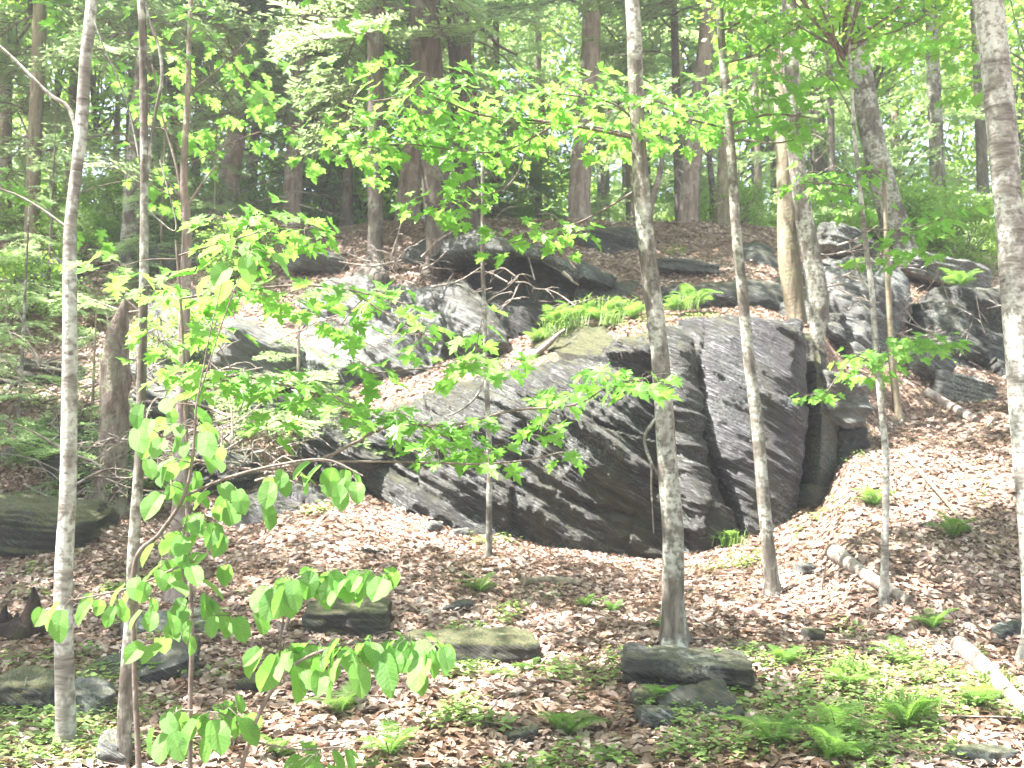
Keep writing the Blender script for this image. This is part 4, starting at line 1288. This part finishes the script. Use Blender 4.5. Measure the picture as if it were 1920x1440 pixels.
tier(PINK, [
    [(350, 300, 4), (300, 240, 3), (240, 280, 3)], [(352, 180, 4), (420, 120, 3), (480, 60, 2)], [(348, 380, 3), (240, 340, 2), (90, 380, 2)], [(350, 310, 3), (480, 250, 3), (600, 230, 2)]],
    [(430, 85, 40, 28, 11), (440, 125, 40, 20, 8), (330, 100, 40, 20, 8), (350, 120, 30, 14, 6), (190, 100, 30, 12, 5), (210, 140, 30, 12, 5), (320, 215, 50, 20, 11), (340, 240, 35, 14, 6), (250, 275, 26, 14, 6),
     (240, 325, 30, 16, 6), (80, 382, 38, 14, 9), (430, 190, 40, 14, 6), (590, 220, 60, 18, 9), (640, 200, 40, 14, 6), (470, 160, 40, 16, 6), (270, 120, 20, 12, 4), (280, 60, 30, 14, 5), (400, 40, 50, 18, 8), (560, 270, 40, 16, 5), (280, 10, 40, 10, 5), (620, 20, 50, 12, 8), (720, 20, 60, 18, 10)],
    0.125, 16, -1.5)

# ------------------------------------------------------------------ ferns, ground plants


def frond_mesh(seed):
    r = np.random.default_rng(seed)
    g = Geo()
    n = 30
    t = np.linspace(0, 1, n)
    main = np.stack([0.04 * np.sin(t * 3), 0.75 * t, 0.75 * t - 0.55 * t ** 2.2], 1)
    add_tube(g, main, np.linspace(0.008, 0.002, n), 4)
    for k in range(3, n):
        u = t[k]
        ln = 0.26 * math.sin(math.pi * min(1, u * 0.95 + 0.05)) ** 0.8 + 0.02
        for s in (-1, 1):
            p = main[k]
            tip = p + np.array((s * ln, 0.07, -0.10 * ln + r.normal() * 0.01))
            w = 0.011
            m = (p + tip) / 2 + np.array((0, 0, 0.02))
            g.add([p + (0, -w, 0), m + (0, -w, 0), tip, m + (0, w, 0), p + (0, w * 0.6, 0)], [[0, 1, 2, 3, 4]])
    return g.mesh('frond', M['fern'], smooth=False)


FROND = [frond_mesh(k) for k in range(3)]


def fern(px, py, size, label, nf=7, seed=1, Y=None, group='ferns growing in the litter and on the rocks'):
    p = ground(px, py) if Y is None else at(px, py, Y)
    root = thing('fern', label, 'fern', p, group)
    r = random.Random(seed)
    for k in range(nf):
        o = bpy.data.objects.new('frond', FROND[k % 3])
        COL.objects.link(o)
        o.parent = root
        o.rotation_euler = (R(r.uniform(0, 38)), r.uniform(-0.2, 0.2), 2 * math.pi * k / nf + r.uniform(-0.4, 0.4))
        s = size * r.uniform(0.75, 1.2)
        o.scale = (s, s, s)


FERNS = [
    (1050, 615, .42, 'fern at the left of the clump on the mossy shelf', 14.7), (1085, 604, .5, 'tall upright fern in the left half of the mossy shelf', 15.1), (1125, 606, .42, 'full fern in the middle of the clump on the mossy shelf', 14.8),
    (1160, 592, .36, 'pale fern at the rear of the mossy shelf', 15.2), (1190, 600, .34, 'fern on the shelf touching the mottled trunk', 14.6), (1300, 575, .46, 'bright fern on the shelf just right of the mottled trunk', 14.9), (1265, 585, .32, 'small fern on the shelf behind the mottled trunk', 14.7),
    (1010, 645, .36, 'dim fern at the left end of the mossy shelf', 14.8), (1345, 1025, .35, 'low fern at the foot of the split pillar', None),
    (905, 1235, 0.23, 'leggy fern in front of the mossy brown slab', None), (1250, 1325, 0.22, 'small fern under the thick dark slab', None), (1150, 1150, 0.17, 'single sparse fern above the bright litter patch', None),
    (900, 1110, 0.30, 'pale airy fern below the thin middle sapling', None), (1100, 1140, 0.19, 'little fern left of the sparse one in the middle litter', None), (1455, 1400, 0.33, 'broad yellow green fern low on the right', None),
    (1470, 1250, 0.22, 'washed out fern right of the thick dark slab', None), (1570, 1385, 0.33, 'deep green fern next to the broad yellow one', None), (1700, 1370, 0.33, 'tall fern in the sun at the lower right', None),
    (1590, 1290, 0.22, 'small bright fern above the deep green one', None), (1750, 1180, 0.28, 'fern growing through the fallen mossy log', None), (1690, 1250, 0.28, 'fern in half shade left of the pale log', None),
    (1060, 1380, 0.28, 'lacy fern in the lower middle foreground', None), (1240, 1180, 0.14, 'tiny fern at the foot of the mottled trunk', None), (300, 1270, 0.19, 'fern tucked under the sunlit tilted slab', None),
    (640, 1340, 0.28, 'feathery fern among the seedlings, lower left middle', None), (730, 1420, 0.25, 'fern at the bottom edge left of centre', None), (1560, 1430, 0.28, 'fern at the bottom edge right of the yellow green one', None),
    (1830, 1330, 0.25, 'sunlit fern beside the pale log', None), (990, 1260, 0.17, 'wispy fern at the right end of the mossy brown slab', None), (1640, 950, 0.35, 'yellowish fern on the slope beside the white sapling', None),
    (1790, 1010, 0.35, 'fern on the bright slope near the right edge', None), (1610, 520, 0.40, 'fern perched on the upper grey outcrop', 16.3), (1800, 540, 0.50, 'fern above the wide grey outcrop', 17.3), (520, 1420, 0.19, 'fern in the bottom litter left of the seedlings', None)]
for k, (px, py, s, lab, Y) in enumerate(FERNS):
    fern(px, py, s, lab, 8 + k % 4 + (4 if py < 700 else 0), k, Y)


def grass(px, py, size, label, seed, Y=None):
    p = ground(px, py) if Y is None else at(px, py, Y)
    r = np.random.default_rng(seed)
    g = Geo()
    for k in range(70):
        a = r.uniform(0, 2 * math.pi)
        b = np.array((r.normal() * 0.10, r.normal() * 0.08, 0)) * size / 0.35
        L = size * r.uniform(0.5, 1.1)
        d = np.array((math.cos(a), math.sin(a), 0))
        q = [b, b + d * L * 0.22 + (0, 0, L * 0.55), b + d * L * 0.62 + (0, 0, L * 0.62)]
        w = np.array((-d[1], d[0], 0)) * 0.005
        g.add([q[0] - w, q[0] + w, q[1] + w, q[1] - w], [[0, 1, 2, 3]])
        g.add([q[1] - w, q[1] + w, q[2]], [[0, 1, 2]])
    o = link('grass_tuft', g.mesh('grass_tuft', M['cover'], smooth=False), None, tuple(p))
    tag(o, label, 'grass tuft', 'tufts of fine grass')


for k, (px, py, s, lab, Y) in enumerate([
        (1075, 615, .4, 'fine grass tuft between the ferns at the left of the mossy shelf', 14.5), (1110, 596, .45, 'tall fine grass tuft at the back of the mossy shelf', 15.2),
        (1145, 608, .35, 'fine grass tuft at the front of the mossy shelf', 14.4), (1175, 596, .4, 'grass tuft on the shelf left of the mottled trunk', 15.0),
        (1285, 582, .35, 'grass tuft on the shelf right of the mottled trunk', 14.6), (1035, 632, .35, 'grass tuft at the low left tip of the mossy shelf', 14.5),
        (1600, 1270, .22, 'bleached grass tuft in the sun on the lower right', None), (1370, 1025, .3, 'grass blades at the foot of the slender tan trunk side of the cliff', None),
        (1870, 1290, .2, 'sunny grass tuft above the pale log', None), (1690, 1340, .25, 'green grass tuft beside the tall sunny fern', None)]):
    grass(px, py, s, lab, 40 + k, Y)


def scatter_points(regions, n, seed):
    """regions: (px, py, rx, ry, weight) blobs on the ground as seen; returns world points"""
    r = np.random.default_rng(seed)
    w = np.array([q[4] for q in regions], float)
    idx = r.choice(len(regions), n, p=w / w.sum())
    out = []
    for i in idx:
        q = regions[i]
        out.append((q[0] + r.normal() * q[2], q[1] + r.normal() * q[3]))
    return out


def ground_cover():
    r = np.random.default_rng(77)
    ys, xs = [], []
    # patches laid out in the place itself: where light reaches the floor
    Yv = 4.5 + 15.5 * r.uniform(0, 1, 42000) ** 1.2
    X = r.uniform(-0.55, 0.55, 42000) * (Yv + 2.5)
    m = 0.75 * fbm(np.stack([X * 0.8, Yv * 0.8, X * 0], 1), 3, 55) + 0.75 * fbm(np.stack([X * 2.6, Yv * 2.6, X * 0], 1), 3, 56)
    near = np.exp(-((Yv - 6.6) / 2.0) ** 2)
    keep = (m + 0.36 * near + 0.25 * np.exp(-((X - 3) / 2.5) ** 2 - ((Yv - 7.5) / 2) ** 2)) > 0.47
    X, Yv = X[keep], Yv[keep]
    Z = ground_z(X, Yv)
    g = Geo()
    n = len(X)
    for k in range(6):
        h = r.uniform(0.02, 0.1, n)
        a = r.uniform(0, 2 * math.pi, n)
        L = 0.014 + 0.062 * r.uniform(0, 1, n) ** 2.2
        P = np.stack([X + r.normal(size=n) * 0.03, Yv + r.normal(size=n) * 0.03, Z + h], 1)
        d = np.stack([np.cos(a), np.sin(a), r.uniform(-0.5, 0.3, n)], 1)
        s = np.stack([-np.sin(a), np.cos(a), r.uniform(-0.3, 0.3, n)], 1)
        Vq = np.stack([P, P + d * L[:, None] * 0.5 + s * L[:, None] * 0.35, P + d * L[:, None], P + d * L[:, None] * 0.5 - s * L[:, None] * 0.35], 1).reshape(-1, 3)
        g.add(Vq, np.arange(4 * n).reshape(-1, 4))
    o = link('ground_cover', g.mesh('ground_cover', M['cover'], smooth=False))
    tag(o, 'patches of low green seedlings and herbs sprouting through the litter', 'plants', kind='stuff')


ground_cover()


def leaf_litter():
    r = np.random.default_rng(5)
    n = 150000
    Yv = 4.0 + 15.5 * r.uniform(0, 1, n) ** 0.9
    X = r.uniform(-0.56, 0.58, n) * (Yv + 1.5)
    Z = ground_z(X, Yv)
    e = 0.05
    gx = (ground_z(X + e, Yv) - ground_z(X - e, Yv)) / (2 * e)
    gy = (ground_z(X, Yv + e) - ground_z(X, Yv - e)) / (2 * e)
    ok = (np.hypot(gx, gy) < 1.6)
    X, Yv, Z, gx, gy = X[ok], Yv[ok], Z[ok], gx[ok], gy[ok]
    n = len(X)
    nr = np.stack([-gx, -gy, np.ones(n)], 1) + r.normal(size=(n, 3)) * 0.3
    nr /= np.linalg.norm(nr, axis=1)[:, None]
    a = np.cross(nr, r.normal(size=(n, 3)))
    a /= np.linalg.norm(a, axis=1)[:, None]
    b = np.cross(nr, a)
    L = (0.014 + 0.04 * r.uniform(0, 1, n) ** 1.5)[:, None]
    P = np.stack([X, Yv, Z + r.uniform(0.005, 0.03, n)], 1)
    curl = nr * L * r.uniform(-0.1, 0.5, n)[:, None]
    V = np.stack([P - a * L, P - a * L * 0.2 + b * L * 0.62 + curl, P + a * L * 0.55 + b * L * 0.4 + curl * 0.6, P + a * L * 1.05,
                  P + a * L * 0.5 - b * L * 0.42 + curl * 0.6, P - a * L * 0.25 - b * L * 0.6 + curl], 1).reshape(-1, 3)
    i = np.arange(n)[:, None] * 6
    F = np.concatenate([i + np.array([[0, 3, 2, 1]]), i + np.array([[0, 5, 4, 3]])], 0)
    g = Geo()
    g.add(V, F)
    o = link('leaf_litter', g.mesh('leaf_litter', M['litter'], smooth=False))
    tag(o, 'carpet of curled pinkish brown dead leaves over the slope', 'leaf litter', kind='stuff')


leaf_litter()


def twig_litter():
    r = np.random.default_rng(15)
    g = Geo()
    for k in range(1100):
        y = 4.5 + 14 * r.uniform()
        x = r.uniform(-0.52, 0.52) * (y + 1)
        L = r.uniform(0.08, 0.5)
        a = r.uniform(0, math.pi)
        t = np.linspace(-0.5, 0.5, 5) * L
        X = x + np.cos(a) * t
        Yv = y + np.sin(a) * t
        Z = ground_z(X, Yv) + 0.025 + r.uniform(0, 0.02)
        if np.ptp(Z) > L:
            continue
        P = np.stack([X + r.normal(size=5) * 0.012, Yv, Z], 1)
        add_tube(g, P, np.linspace(0.006, 0.002, 5) * r.uniform(0.5, 1.3), 4)
    o = link('twig_litter', g.mesh('twig_litter', M['twig']))
    tag(o, 'fine fallen twigs strewn through the dead leaves', 'twigs', kind='stuff')


twig_litter()

# ------------------------------------------------------------------ dead wood


def log(name, label, pts, mat, cat='log', seed=1, rough=0.1, lift=0.4):
    """a fallen trunk lying on the ground: pts (px, py, width px) of its foot line"""
    W = []
    for (px, py, w) in pts:
        p = ground(px, py)
        rr = w * p[1] / FPX / 2
        W.append((p[0], p[1], p[2] + rr * lift, rr))
    W = np.array(W)
    # a trunk is stiff: keep it near a straight line
    t = np.linspace(0, 1, len(W))[:, None]
    W[:, 2:3] = 0.6 * (W[0, 2] * (1 - t) + W[-1, 2] * t) + 0.4 * W[:, 2:3]
    W[:, 2] += 0.02
    S = smooth_path(W, len(W) * 12)
    g = Geo()
    add_tube(g, S[:, :3], S[:, 3], 14, rough=rough, seed=seed)
    org = S[0, :3].copy()
    origin_mesh(g, org)
    o = link(name, g.mesh(name, mat), None, tuple(org))
    tag(o, label, cat)
    return o


log('fallen_log', 'pale smooth log lying in the sun at the lower right edge', [(1800, 1222, 34), (1850, 1272, 34), (1895, 1318, 32), (1960, 1375, 32)], M['deadwood'], seed=3)
log('fallen_log', 'grey log with mossy far end crossing behind the foot of the white sapling', [(1565, 1045, 34), (1600, 1070, 27), (1650, 1105, 24), (1705, 1138, 20)], M['deadwood'], seed=4)
log('fallen_log', 'reddish rotting log on the right slope below the small pale wedge', [(1735, 742, 20), (1780, 765, 20), (1830, 795, 16)], M['bark_red'], seed=5)
log('fallen_log', 'brown rotted log lying across the litter below the thin middle sapling', [(980, 1098, 16), (1040, 1092, 14), (1090, 1100, 10)], M['bark_brown'], seed=6)


def stick(px0, py0, px1, py1, w, label, Y=None, sag=0.0, Y2=None, mat=None):
    if Y is None:
        a, b = ground(px0, py0), ground(px1, py1)
        a, b = a + (0, 0, 0.03), b + (0, 0, 0.03)
        Yd = a[1]
    else:
        a, b = at(px0, py0, Y), at(px1, py1, Y2 or Y)
        Yd = Y
    m = (a + b) / 2 + np.array((0, 0, sag))
    m2 = a * 0.3 + b * 0.7 + np.array((random.uniform(-.02, .02), 0, sag * 0.8 + random.uniform(-.02, .02)))
    rr = w * Yd / FPX / 2
    g = Geo()
    S = smooth_path([a, m, m2, b], 14)
    add_tube(g, S, np.linspace(rr, rr * 0.4, 14), 6)
    org = a.copy()
    origin_mesh(g, org)
    o = link('fallen_stick', g.mesh('fallen_stick', mat or M['deadwood']), None, tuple(org))
    tag(o, label, 'stick')


stick(1300, 1165, 1400, 1220, 5, 'thin pale stick angled over sunny litter right of the mottled trunk')
stick(1690, 850, 1850, 1030, 9, 'long dark stick lying down the bright right slope', mat=M['bark_brown'])
stick(940, 1180, 1005, 1228, 5, 'thin grey twig at the right end of the mossy brown slab')
stick(1540, 1105, 1548, 1060, 5, 'short upright twig in front of the grey fallen log', Y=9.9)
stick(1590, 1075, 1572, 1035, 5, 'short pale twig leaning on the grey fallen log', Y=10.2)
stick(10, 1345, 50, 1270, 6, 'bent twig standing against the yellow mossy rock', Y=6.9, sag=-0.02)
stick(535, 1180, 560, 1100, 7, 'grey broken branch leaning in front of the mossy ended slab', Y=8.6)
stick(150, 1350, 215, 1325, 5, 'thin brown stick beside the pale lichened stone')
stick(520, 1165, 535, 1210, 8, 'pale splinter at the left end of the mossy ended slab', Y=8.5)
stick(1000, 668, 1060, 618, 14, 'brown rotten branch propped on the litter shelf below the ferns', Y=14.2, mat=M['bark_red'])
stick(1055, 510, 1085, 535, 8, 'white broken branch in front of the dark recess', Y=15.5)
stick(1010, 1090, 1110, 1085, 5, 'brown stick below the long ledge')
stick(1130, 1250, 1190, 1215, 5, 'pale stick lying left of the thick dark slab')
stick(700, 1100, 800, 1160, 4, 'thin stick in front of the dark flat stones')


def brush(label, cx, cy, rx, ry, n, Y, seed, w=(2, 6)):
    r = random.Random(seed)
    c = at(cx, cy, Y)
    gz = float(ground_z(c[0], c[1])[0])
    org = np.array((c[0], c[1], gz))
    g = Geo()
    for k in range(n):
        a = at(cx + r.uniform(-rx, rx), cy + r.uniform(-ry, ry), Y + r.uniform(-0.6, 0.6))
        ang = r.uniform(-0.9, 0.9) + (0 if r.random() < 0.6 else 2.0)
        L = r.uniform(0.25, 1.0)
        d = np.array((math.cos(ang) * r.choice((-1, 1)), r.uniform(-0.5, 0.5), math.sin(ang) * 0.6)) * L
        m = a + d * 0.5 + np.array((0, 0, r.uniform(-0.1, 0.12)))
        rr = r.uniform(*w) * Y / FPX / 2
        S = smooth_path([a, m, a + d], 8)
        add_tube(g, S, np.linspace(rr, rr * 0.3, 8), 4)
        for q in range(3):
            i = r.randrange(2, 7)
            e = S[i] + np.array((r.uniform(-.25, .25), r.uniform(-.2, .2), r.uniform(-.22, .15)))
            add_tube(g, np.array([S[i], (S[i] + e) / 2 + (0, 0, 0.02), e]), [rr * 0.5, rr * 0.4, rr * 0.15], 3)
    origin_mesh(g, org)
    o = link('dead_brush', g.mesh('dead_brush', M['deadwood'] if seed % 2 else M['twig']), None, tuple(org))
    tag(o, label, 'dead branches', 'tangles of dead branches')


brush('pale tangle of dead twigs round the foot of the crumbling snag', 230, 880, 110, 60, 46, 12.2, 1)
brush('grey tangle of dead branches below the dark undercut ledge', 440, 860, 110, 45, 42, 13.0, 3)
brush('dark twigs crossing the mossy hump behind the birch', 60, 800, 110, 60, 26, 13.2, 2)
brush('dead twigs against the upper grey streaked rock slope', 300, 640, 110, 60, 24, 14.8, 5)
brush('fine dead twigs hanging over the dark recess', 1000, 560, 80, 60, 16, 15.0, 7, (1.5, 3.5))
brush('dead branches at the roots of the dark straight trunk', 760, 510, 70, 30, 16, 16.0, 9)
brush('pale dead twigs in front of the wide grey outcrop', 1770, 620, 80, 60, 16, 15.0, 11, (1.5, 4))
brush('thin branches hanging among the trunks left of the recess', 660, 610, 90, 60, 12, 14.6, 12, (1.5, 3.5))
brush('sunlit tangle of bare branches beneath the birch crown', 120, 690, 120, 70, 34, 13.9, 15)
brush('bare twigs spreading over the pale rocks left of the dark undercut', 350, 760, 120, 60, 34, 13.6, 17)
brush('bare branches among the left ridge trunks', 380, 350, 180, 70, 30, 19.5, 19)
brush('bare dead branches at the big pair of trunks', 900, 330, 120, 90, 24, 18.0, 21, (1.5, 4))
brush('dead branches between the right hand trunks', 1430, 300, 160, 90, 26, 18.5, 23, (1.5, 4))
brush('dead branch ends behind the white sapling', 1600, 520, 40, 60, 12, 15.0, 13, (2, 5))


def stump():
    p = ground(35, 1188)
    root = thing('rotten_stump', 'dark rotten two pronged stump in bright litter at the left edge', 'stump', p)
    g = Geo()
    for (dx, h, w, s) in ((0.10, 0.36, 0.09, 1), (-0.11, 0.22, 0.06, 2), (0.0, 0.13, 0.17, 3), (0.16, 0.2, 0.05, 4), (-0.02, 0.16, 0.05, 6)):
        S = smooth_path([(dx * 0.8, 0, -0.1, w * 1.3), (dx, 0, h * 0.4, w), (dx * 1.1, 0.0, h * 0.75, w * 0.45), (dx * 1.0, 0, h, 0.008)], 20)
        V, F = tube(S[:, :3], S[:, 3], 16, rough=0.75, seed=s * 5)
        g.add(V, F)
    link('rotten_wood', g.mesh('rotten_wood', M['rotten']), root)


stump()

# ------------------------------------------------------------------ trees and bushes beyond the ridge, canopy overhead


def put_tree(x, y, h, rt, label, group, seed, kind, lean=(0, 0), cs=1.0, low=0.3, cat='tree', nb=26):
    z0 = float(ground_z(x, y)[0])
    root = thing('hemlock_tree' if kind == 'hemlock' else 'broadleaf_tree', label, cat, (x, y, z0), group)
    rr = random.Random(seed)
    W = np.array([(0, 0, -0.3, rt * 1.1), (0, 0, 0.3, rt), (lean[0] * 0.4, lean[1] * 0.4, h * 0.4, rt * 0.8), (lean[0], lean[1], h, rt * 0.2)])
    S = smooth_path(W, 40)
    g = Geo()
    V, F = tube(S[:, :3], S[:, 3], 10, rough=0.12, seed=seed)
    g.add(V, F)
    link('trunk', g.mesh('trunk', M[rr.choice(['bark_red', 'bark_brown', 'bark_grey', 'bark_dark'])]), root)
    if kind == 'hemlock':
        for k in range(nb):
            f = low + (0.98 - low) * (k + rr.random()) / nb
            i = int(f * 39)
            b = link('bough', BOUGH[rr.randrange(4)][0], root)
            b.location = S[i, :3]
            b.rotation_euler = (R(rr.uniform(-15, 12)), rr.uniform(-0.2, 0.2), rr.uniform(0, 6.28))
            s = cs * 3.0 * (1.15 - f)
            b.scale = (s, s, s * 1.1)
    else:
        cm, lm = (AIRY if group and 'behind' in group else CROWN)[seed % 3]
        for q in range(2):
            c = link('crown', cm, root)
            c.location = (S[-1 - 8 * q, 0] + rr.uniform(-.6, .6) * q, S[-1 - 8 * q, 1], S[-1, 2] - (2.6 + 2.3 * q) * cs)
            c.rotation_euler = (0, 0, rr.uniform(0, 6.28))
            c.scale = (cs, cs, cs)
            l = link('limbs', lm, root)
            l.location, l.rotation_euler, l.scale = c.location, c.rotation_euler, c.scale
    return root


def bush(x, y, s, label, group, seed, squash=1.0):
    z0 = float(ground_z(x, y)[0])
    root = thing('bush', label, 'bush', (x, y, z0), group)
    cm, lm = BUSH[seed % 3]
    for nm, me in (('foliage', cm), ('stems', lm)):
        c = link(nm, me, root)
        c.location = (0, 0, -0.25 * s)
        c.rotation_euler = (0, 0, seed * 2.1)
        c.scale = (s, s, s * squash)


rb = random.Random(91)
# bushes along the far side of the ridge
for k in range(34):
    x = -15 + 30 * (k + rb.random()) / 34 * 1.05
    y = 23 + rb.uniform(0, 9)
    bush(x, y, rb.uniform(0.9, 1.5), 'sunlit yellow green bush beyond the ridge', 'bushes beyond the ridge', k)
for k in range(26):
    y = rb.uniform(19.6, 22.2)
    x = (-0.50 + 1.02 * (k + rb.random()) / 26) * y
    if -0.24 < x / y < 0.16:
        continue
    bush(x, y, rb.uniform(0.35, 0.7), 'small light green bush on the ridge line between the trunks', 'small bushes on the ridge line', k)
for k, (px, py, s, lab) in enumerate([(1720, 470, .5, 'pale green bush over the white rocks at the upper right'), (1840, 470, .55, 'bright bush just left of the big right hand trunk'),
        (150, 500, .5, 'light green bush between the birch and the second tree'), (40, 600, .5, 'bush low at the left edge above the mossy hump'),
        (440, 520, .45, 'bush on the bank above the pale slab'), (330, 680, .4, 'bush against the streaked rocks behind the maple leaves')]):
    p = ground(px, py)
    bush(p[0], p[1], s, lab, None, 60 + k)
for k in range(30):
    x = -34 + 68 * (k + rb.random()) / 30
    bush(x, rb.uniform(36, 60), rb.uniform(1.8, 3.2), 'distant hazy green bush beyond the ridge trees', 'distant bushes', k)
# hemlocks, dense to the left
for k in range(16):
    x = rb.uniform(-13, -2.5)
    y = rb.uniform(22, 34)
    put_tree(x * y / 24, y, rb.uniform(8, 14), rb.uniform(.09, .2), 'hemlock with feathery dark green boughs behind the left ridge', 'hemlocks behind the left ridge', 500 + k, 'hemlock', low=0.05, nb=20, cs=0.95)
for k in range(18):
    y = rb.uniform(23, 36)
    x = rb.uniform(-0.08, 0.42) * y
    put_tree(x, y, rb.uniform(11, 16), rb.uniform(.1, .2), 'tall dark needled tree against the sky behind the ridge', 'tall needled trees behind the ridge', 540 + k, 'hemlock', low=0.3, nb=24, cs=1.1)
for k, (px, Y, h) in enumerate([(930, 23.5, 13), (1010, 24.5, 14), (1180, 24, 14), (1420, 25, 14), (1560, 24, 13), (620, 24, 13)]):
    p = at(px, 300, Y)
    put_tree(p[0], Y, h, 0.09, 'tall dark needled tree against the sky behind the ridge', 'tall needled trees behind the ridge', 800 + k, 'hemlock', low=0.3, nb=44, cs=0.9)
for k in range(24):
    y = rb.uniform(24, 42)
    x = (0.0 + 0.56 * (k + rb.random()) / 24) * y
    put_tree(x, y, rb.uniform(9, 14), rb.uniform(.1, .2), 'leafy tree behind the bushes on the right', 'leafy trees behind the right ridge', 570 + k, 'broad', cs=1.3)
for k in range(22):
    y = rb.uniform(22.5, 33)
    x = -(0.04 + 0.46 * (k + rb.random()) / 22) * y
    put_tree(x, y, rb.uniform(6, 10), rb.uniform(.06, .12), 'light green leafy tree among the hemlocks behind the left ridge', 'leafy trees behind the left ridge', 700 + k, 'broad', cs=rb.uniform(0.8, 1.1))
# young hemlocks on the left slope, in front of the rock
for k, (px, py, Y, h, lab) in enumerate([
        (40, 700, 13.6, 3.2, 'young hemlock with pale lit sprays at the left edge above the mossy hump'),
        (175, 720, 13.4, 1.9, 'small hemlock with pale green tips beside the birch trunk'),
        (90, 560, 16.5, 3.4, 'young hemlock higher up between the birch and the left edge'),
        (300, 520, 18.0, 3.6, 'young hemlock on the slope behind the second tree'),
        (560, 640, 14.6, 1.8, 'thin young hemlock in front of the pale slab'),
        (400, 470, 19.0, 3.0, 'young hemlock at the ridge beneath the broken limb')]):
    p = at(px, py, Y)
    put_tree(p[0], p[1], h, 0.025, lab, None, 600 + k, 'hemlock', low=0.05, nb=22, cs=0.5)
# woodland canopy overhead
for k, (x, y, h, cs) in enumerate([(-8, 8, 12, 1.2), (-10.5, 11, 13, 1.1), (8.5, 4, 13, 1.2), (-10, 3.5, 11.5, 1.1), (11.5, 15.5, 14, 1.3), (-2.5, -3, 12, 1.2), (4, -3.5, 12, 1.1), (-13, 17, 13, 1.4)]):
    put_tree(x, y, h, 0.14, 'woodland tree whose leafy crown shades the slope from outside the frame', 'woodland trees round the clearing', 640 + k, 'broad', cs=cs)
GLARE = 0.0017  # density of an added volume that lifts the blacks like lens glare
if GLARE:
    bpy_me = bpy.data.meshes.new('glare')
    x0, x1, y0, y1, z0, z1 = -60, 60, -25, 80, -8, 34
    hv = [(x, y, z) for x in (x0, x1) for y in (y0, y1) for z in (z0, z1)]
    bpy_me.from_pydata(hv, [], [(0, 1, 3, 2), (4, 6, 7, 5), (0, 4, 5, 1), (2, 3, 7, 6), (0, 2, 6, 4), (1, 5, 7, 3)])
    hm, hnt, hout = new_mat('glare')
    pv = hnt.nodes.new('ShaderNodeVolumePrincipled')
    pv.inputs['Color'].default_value = (0.95, 0.97, 1.0, 1)
    pv.inputs['Density'].default_value = GLARE
    pv.inputs['Anisotropy'].default_value = 0.3
    hnt.links.new(pv.outputs[0], hout.inputs['Volume'])
    bpy_me.materials.append(hm)
    tag(link('glare', bpy_me), 'thin bright haze added to lift the dark tones', 'glare', kind='stuff')
print('objects', len(bpy.data.objects))
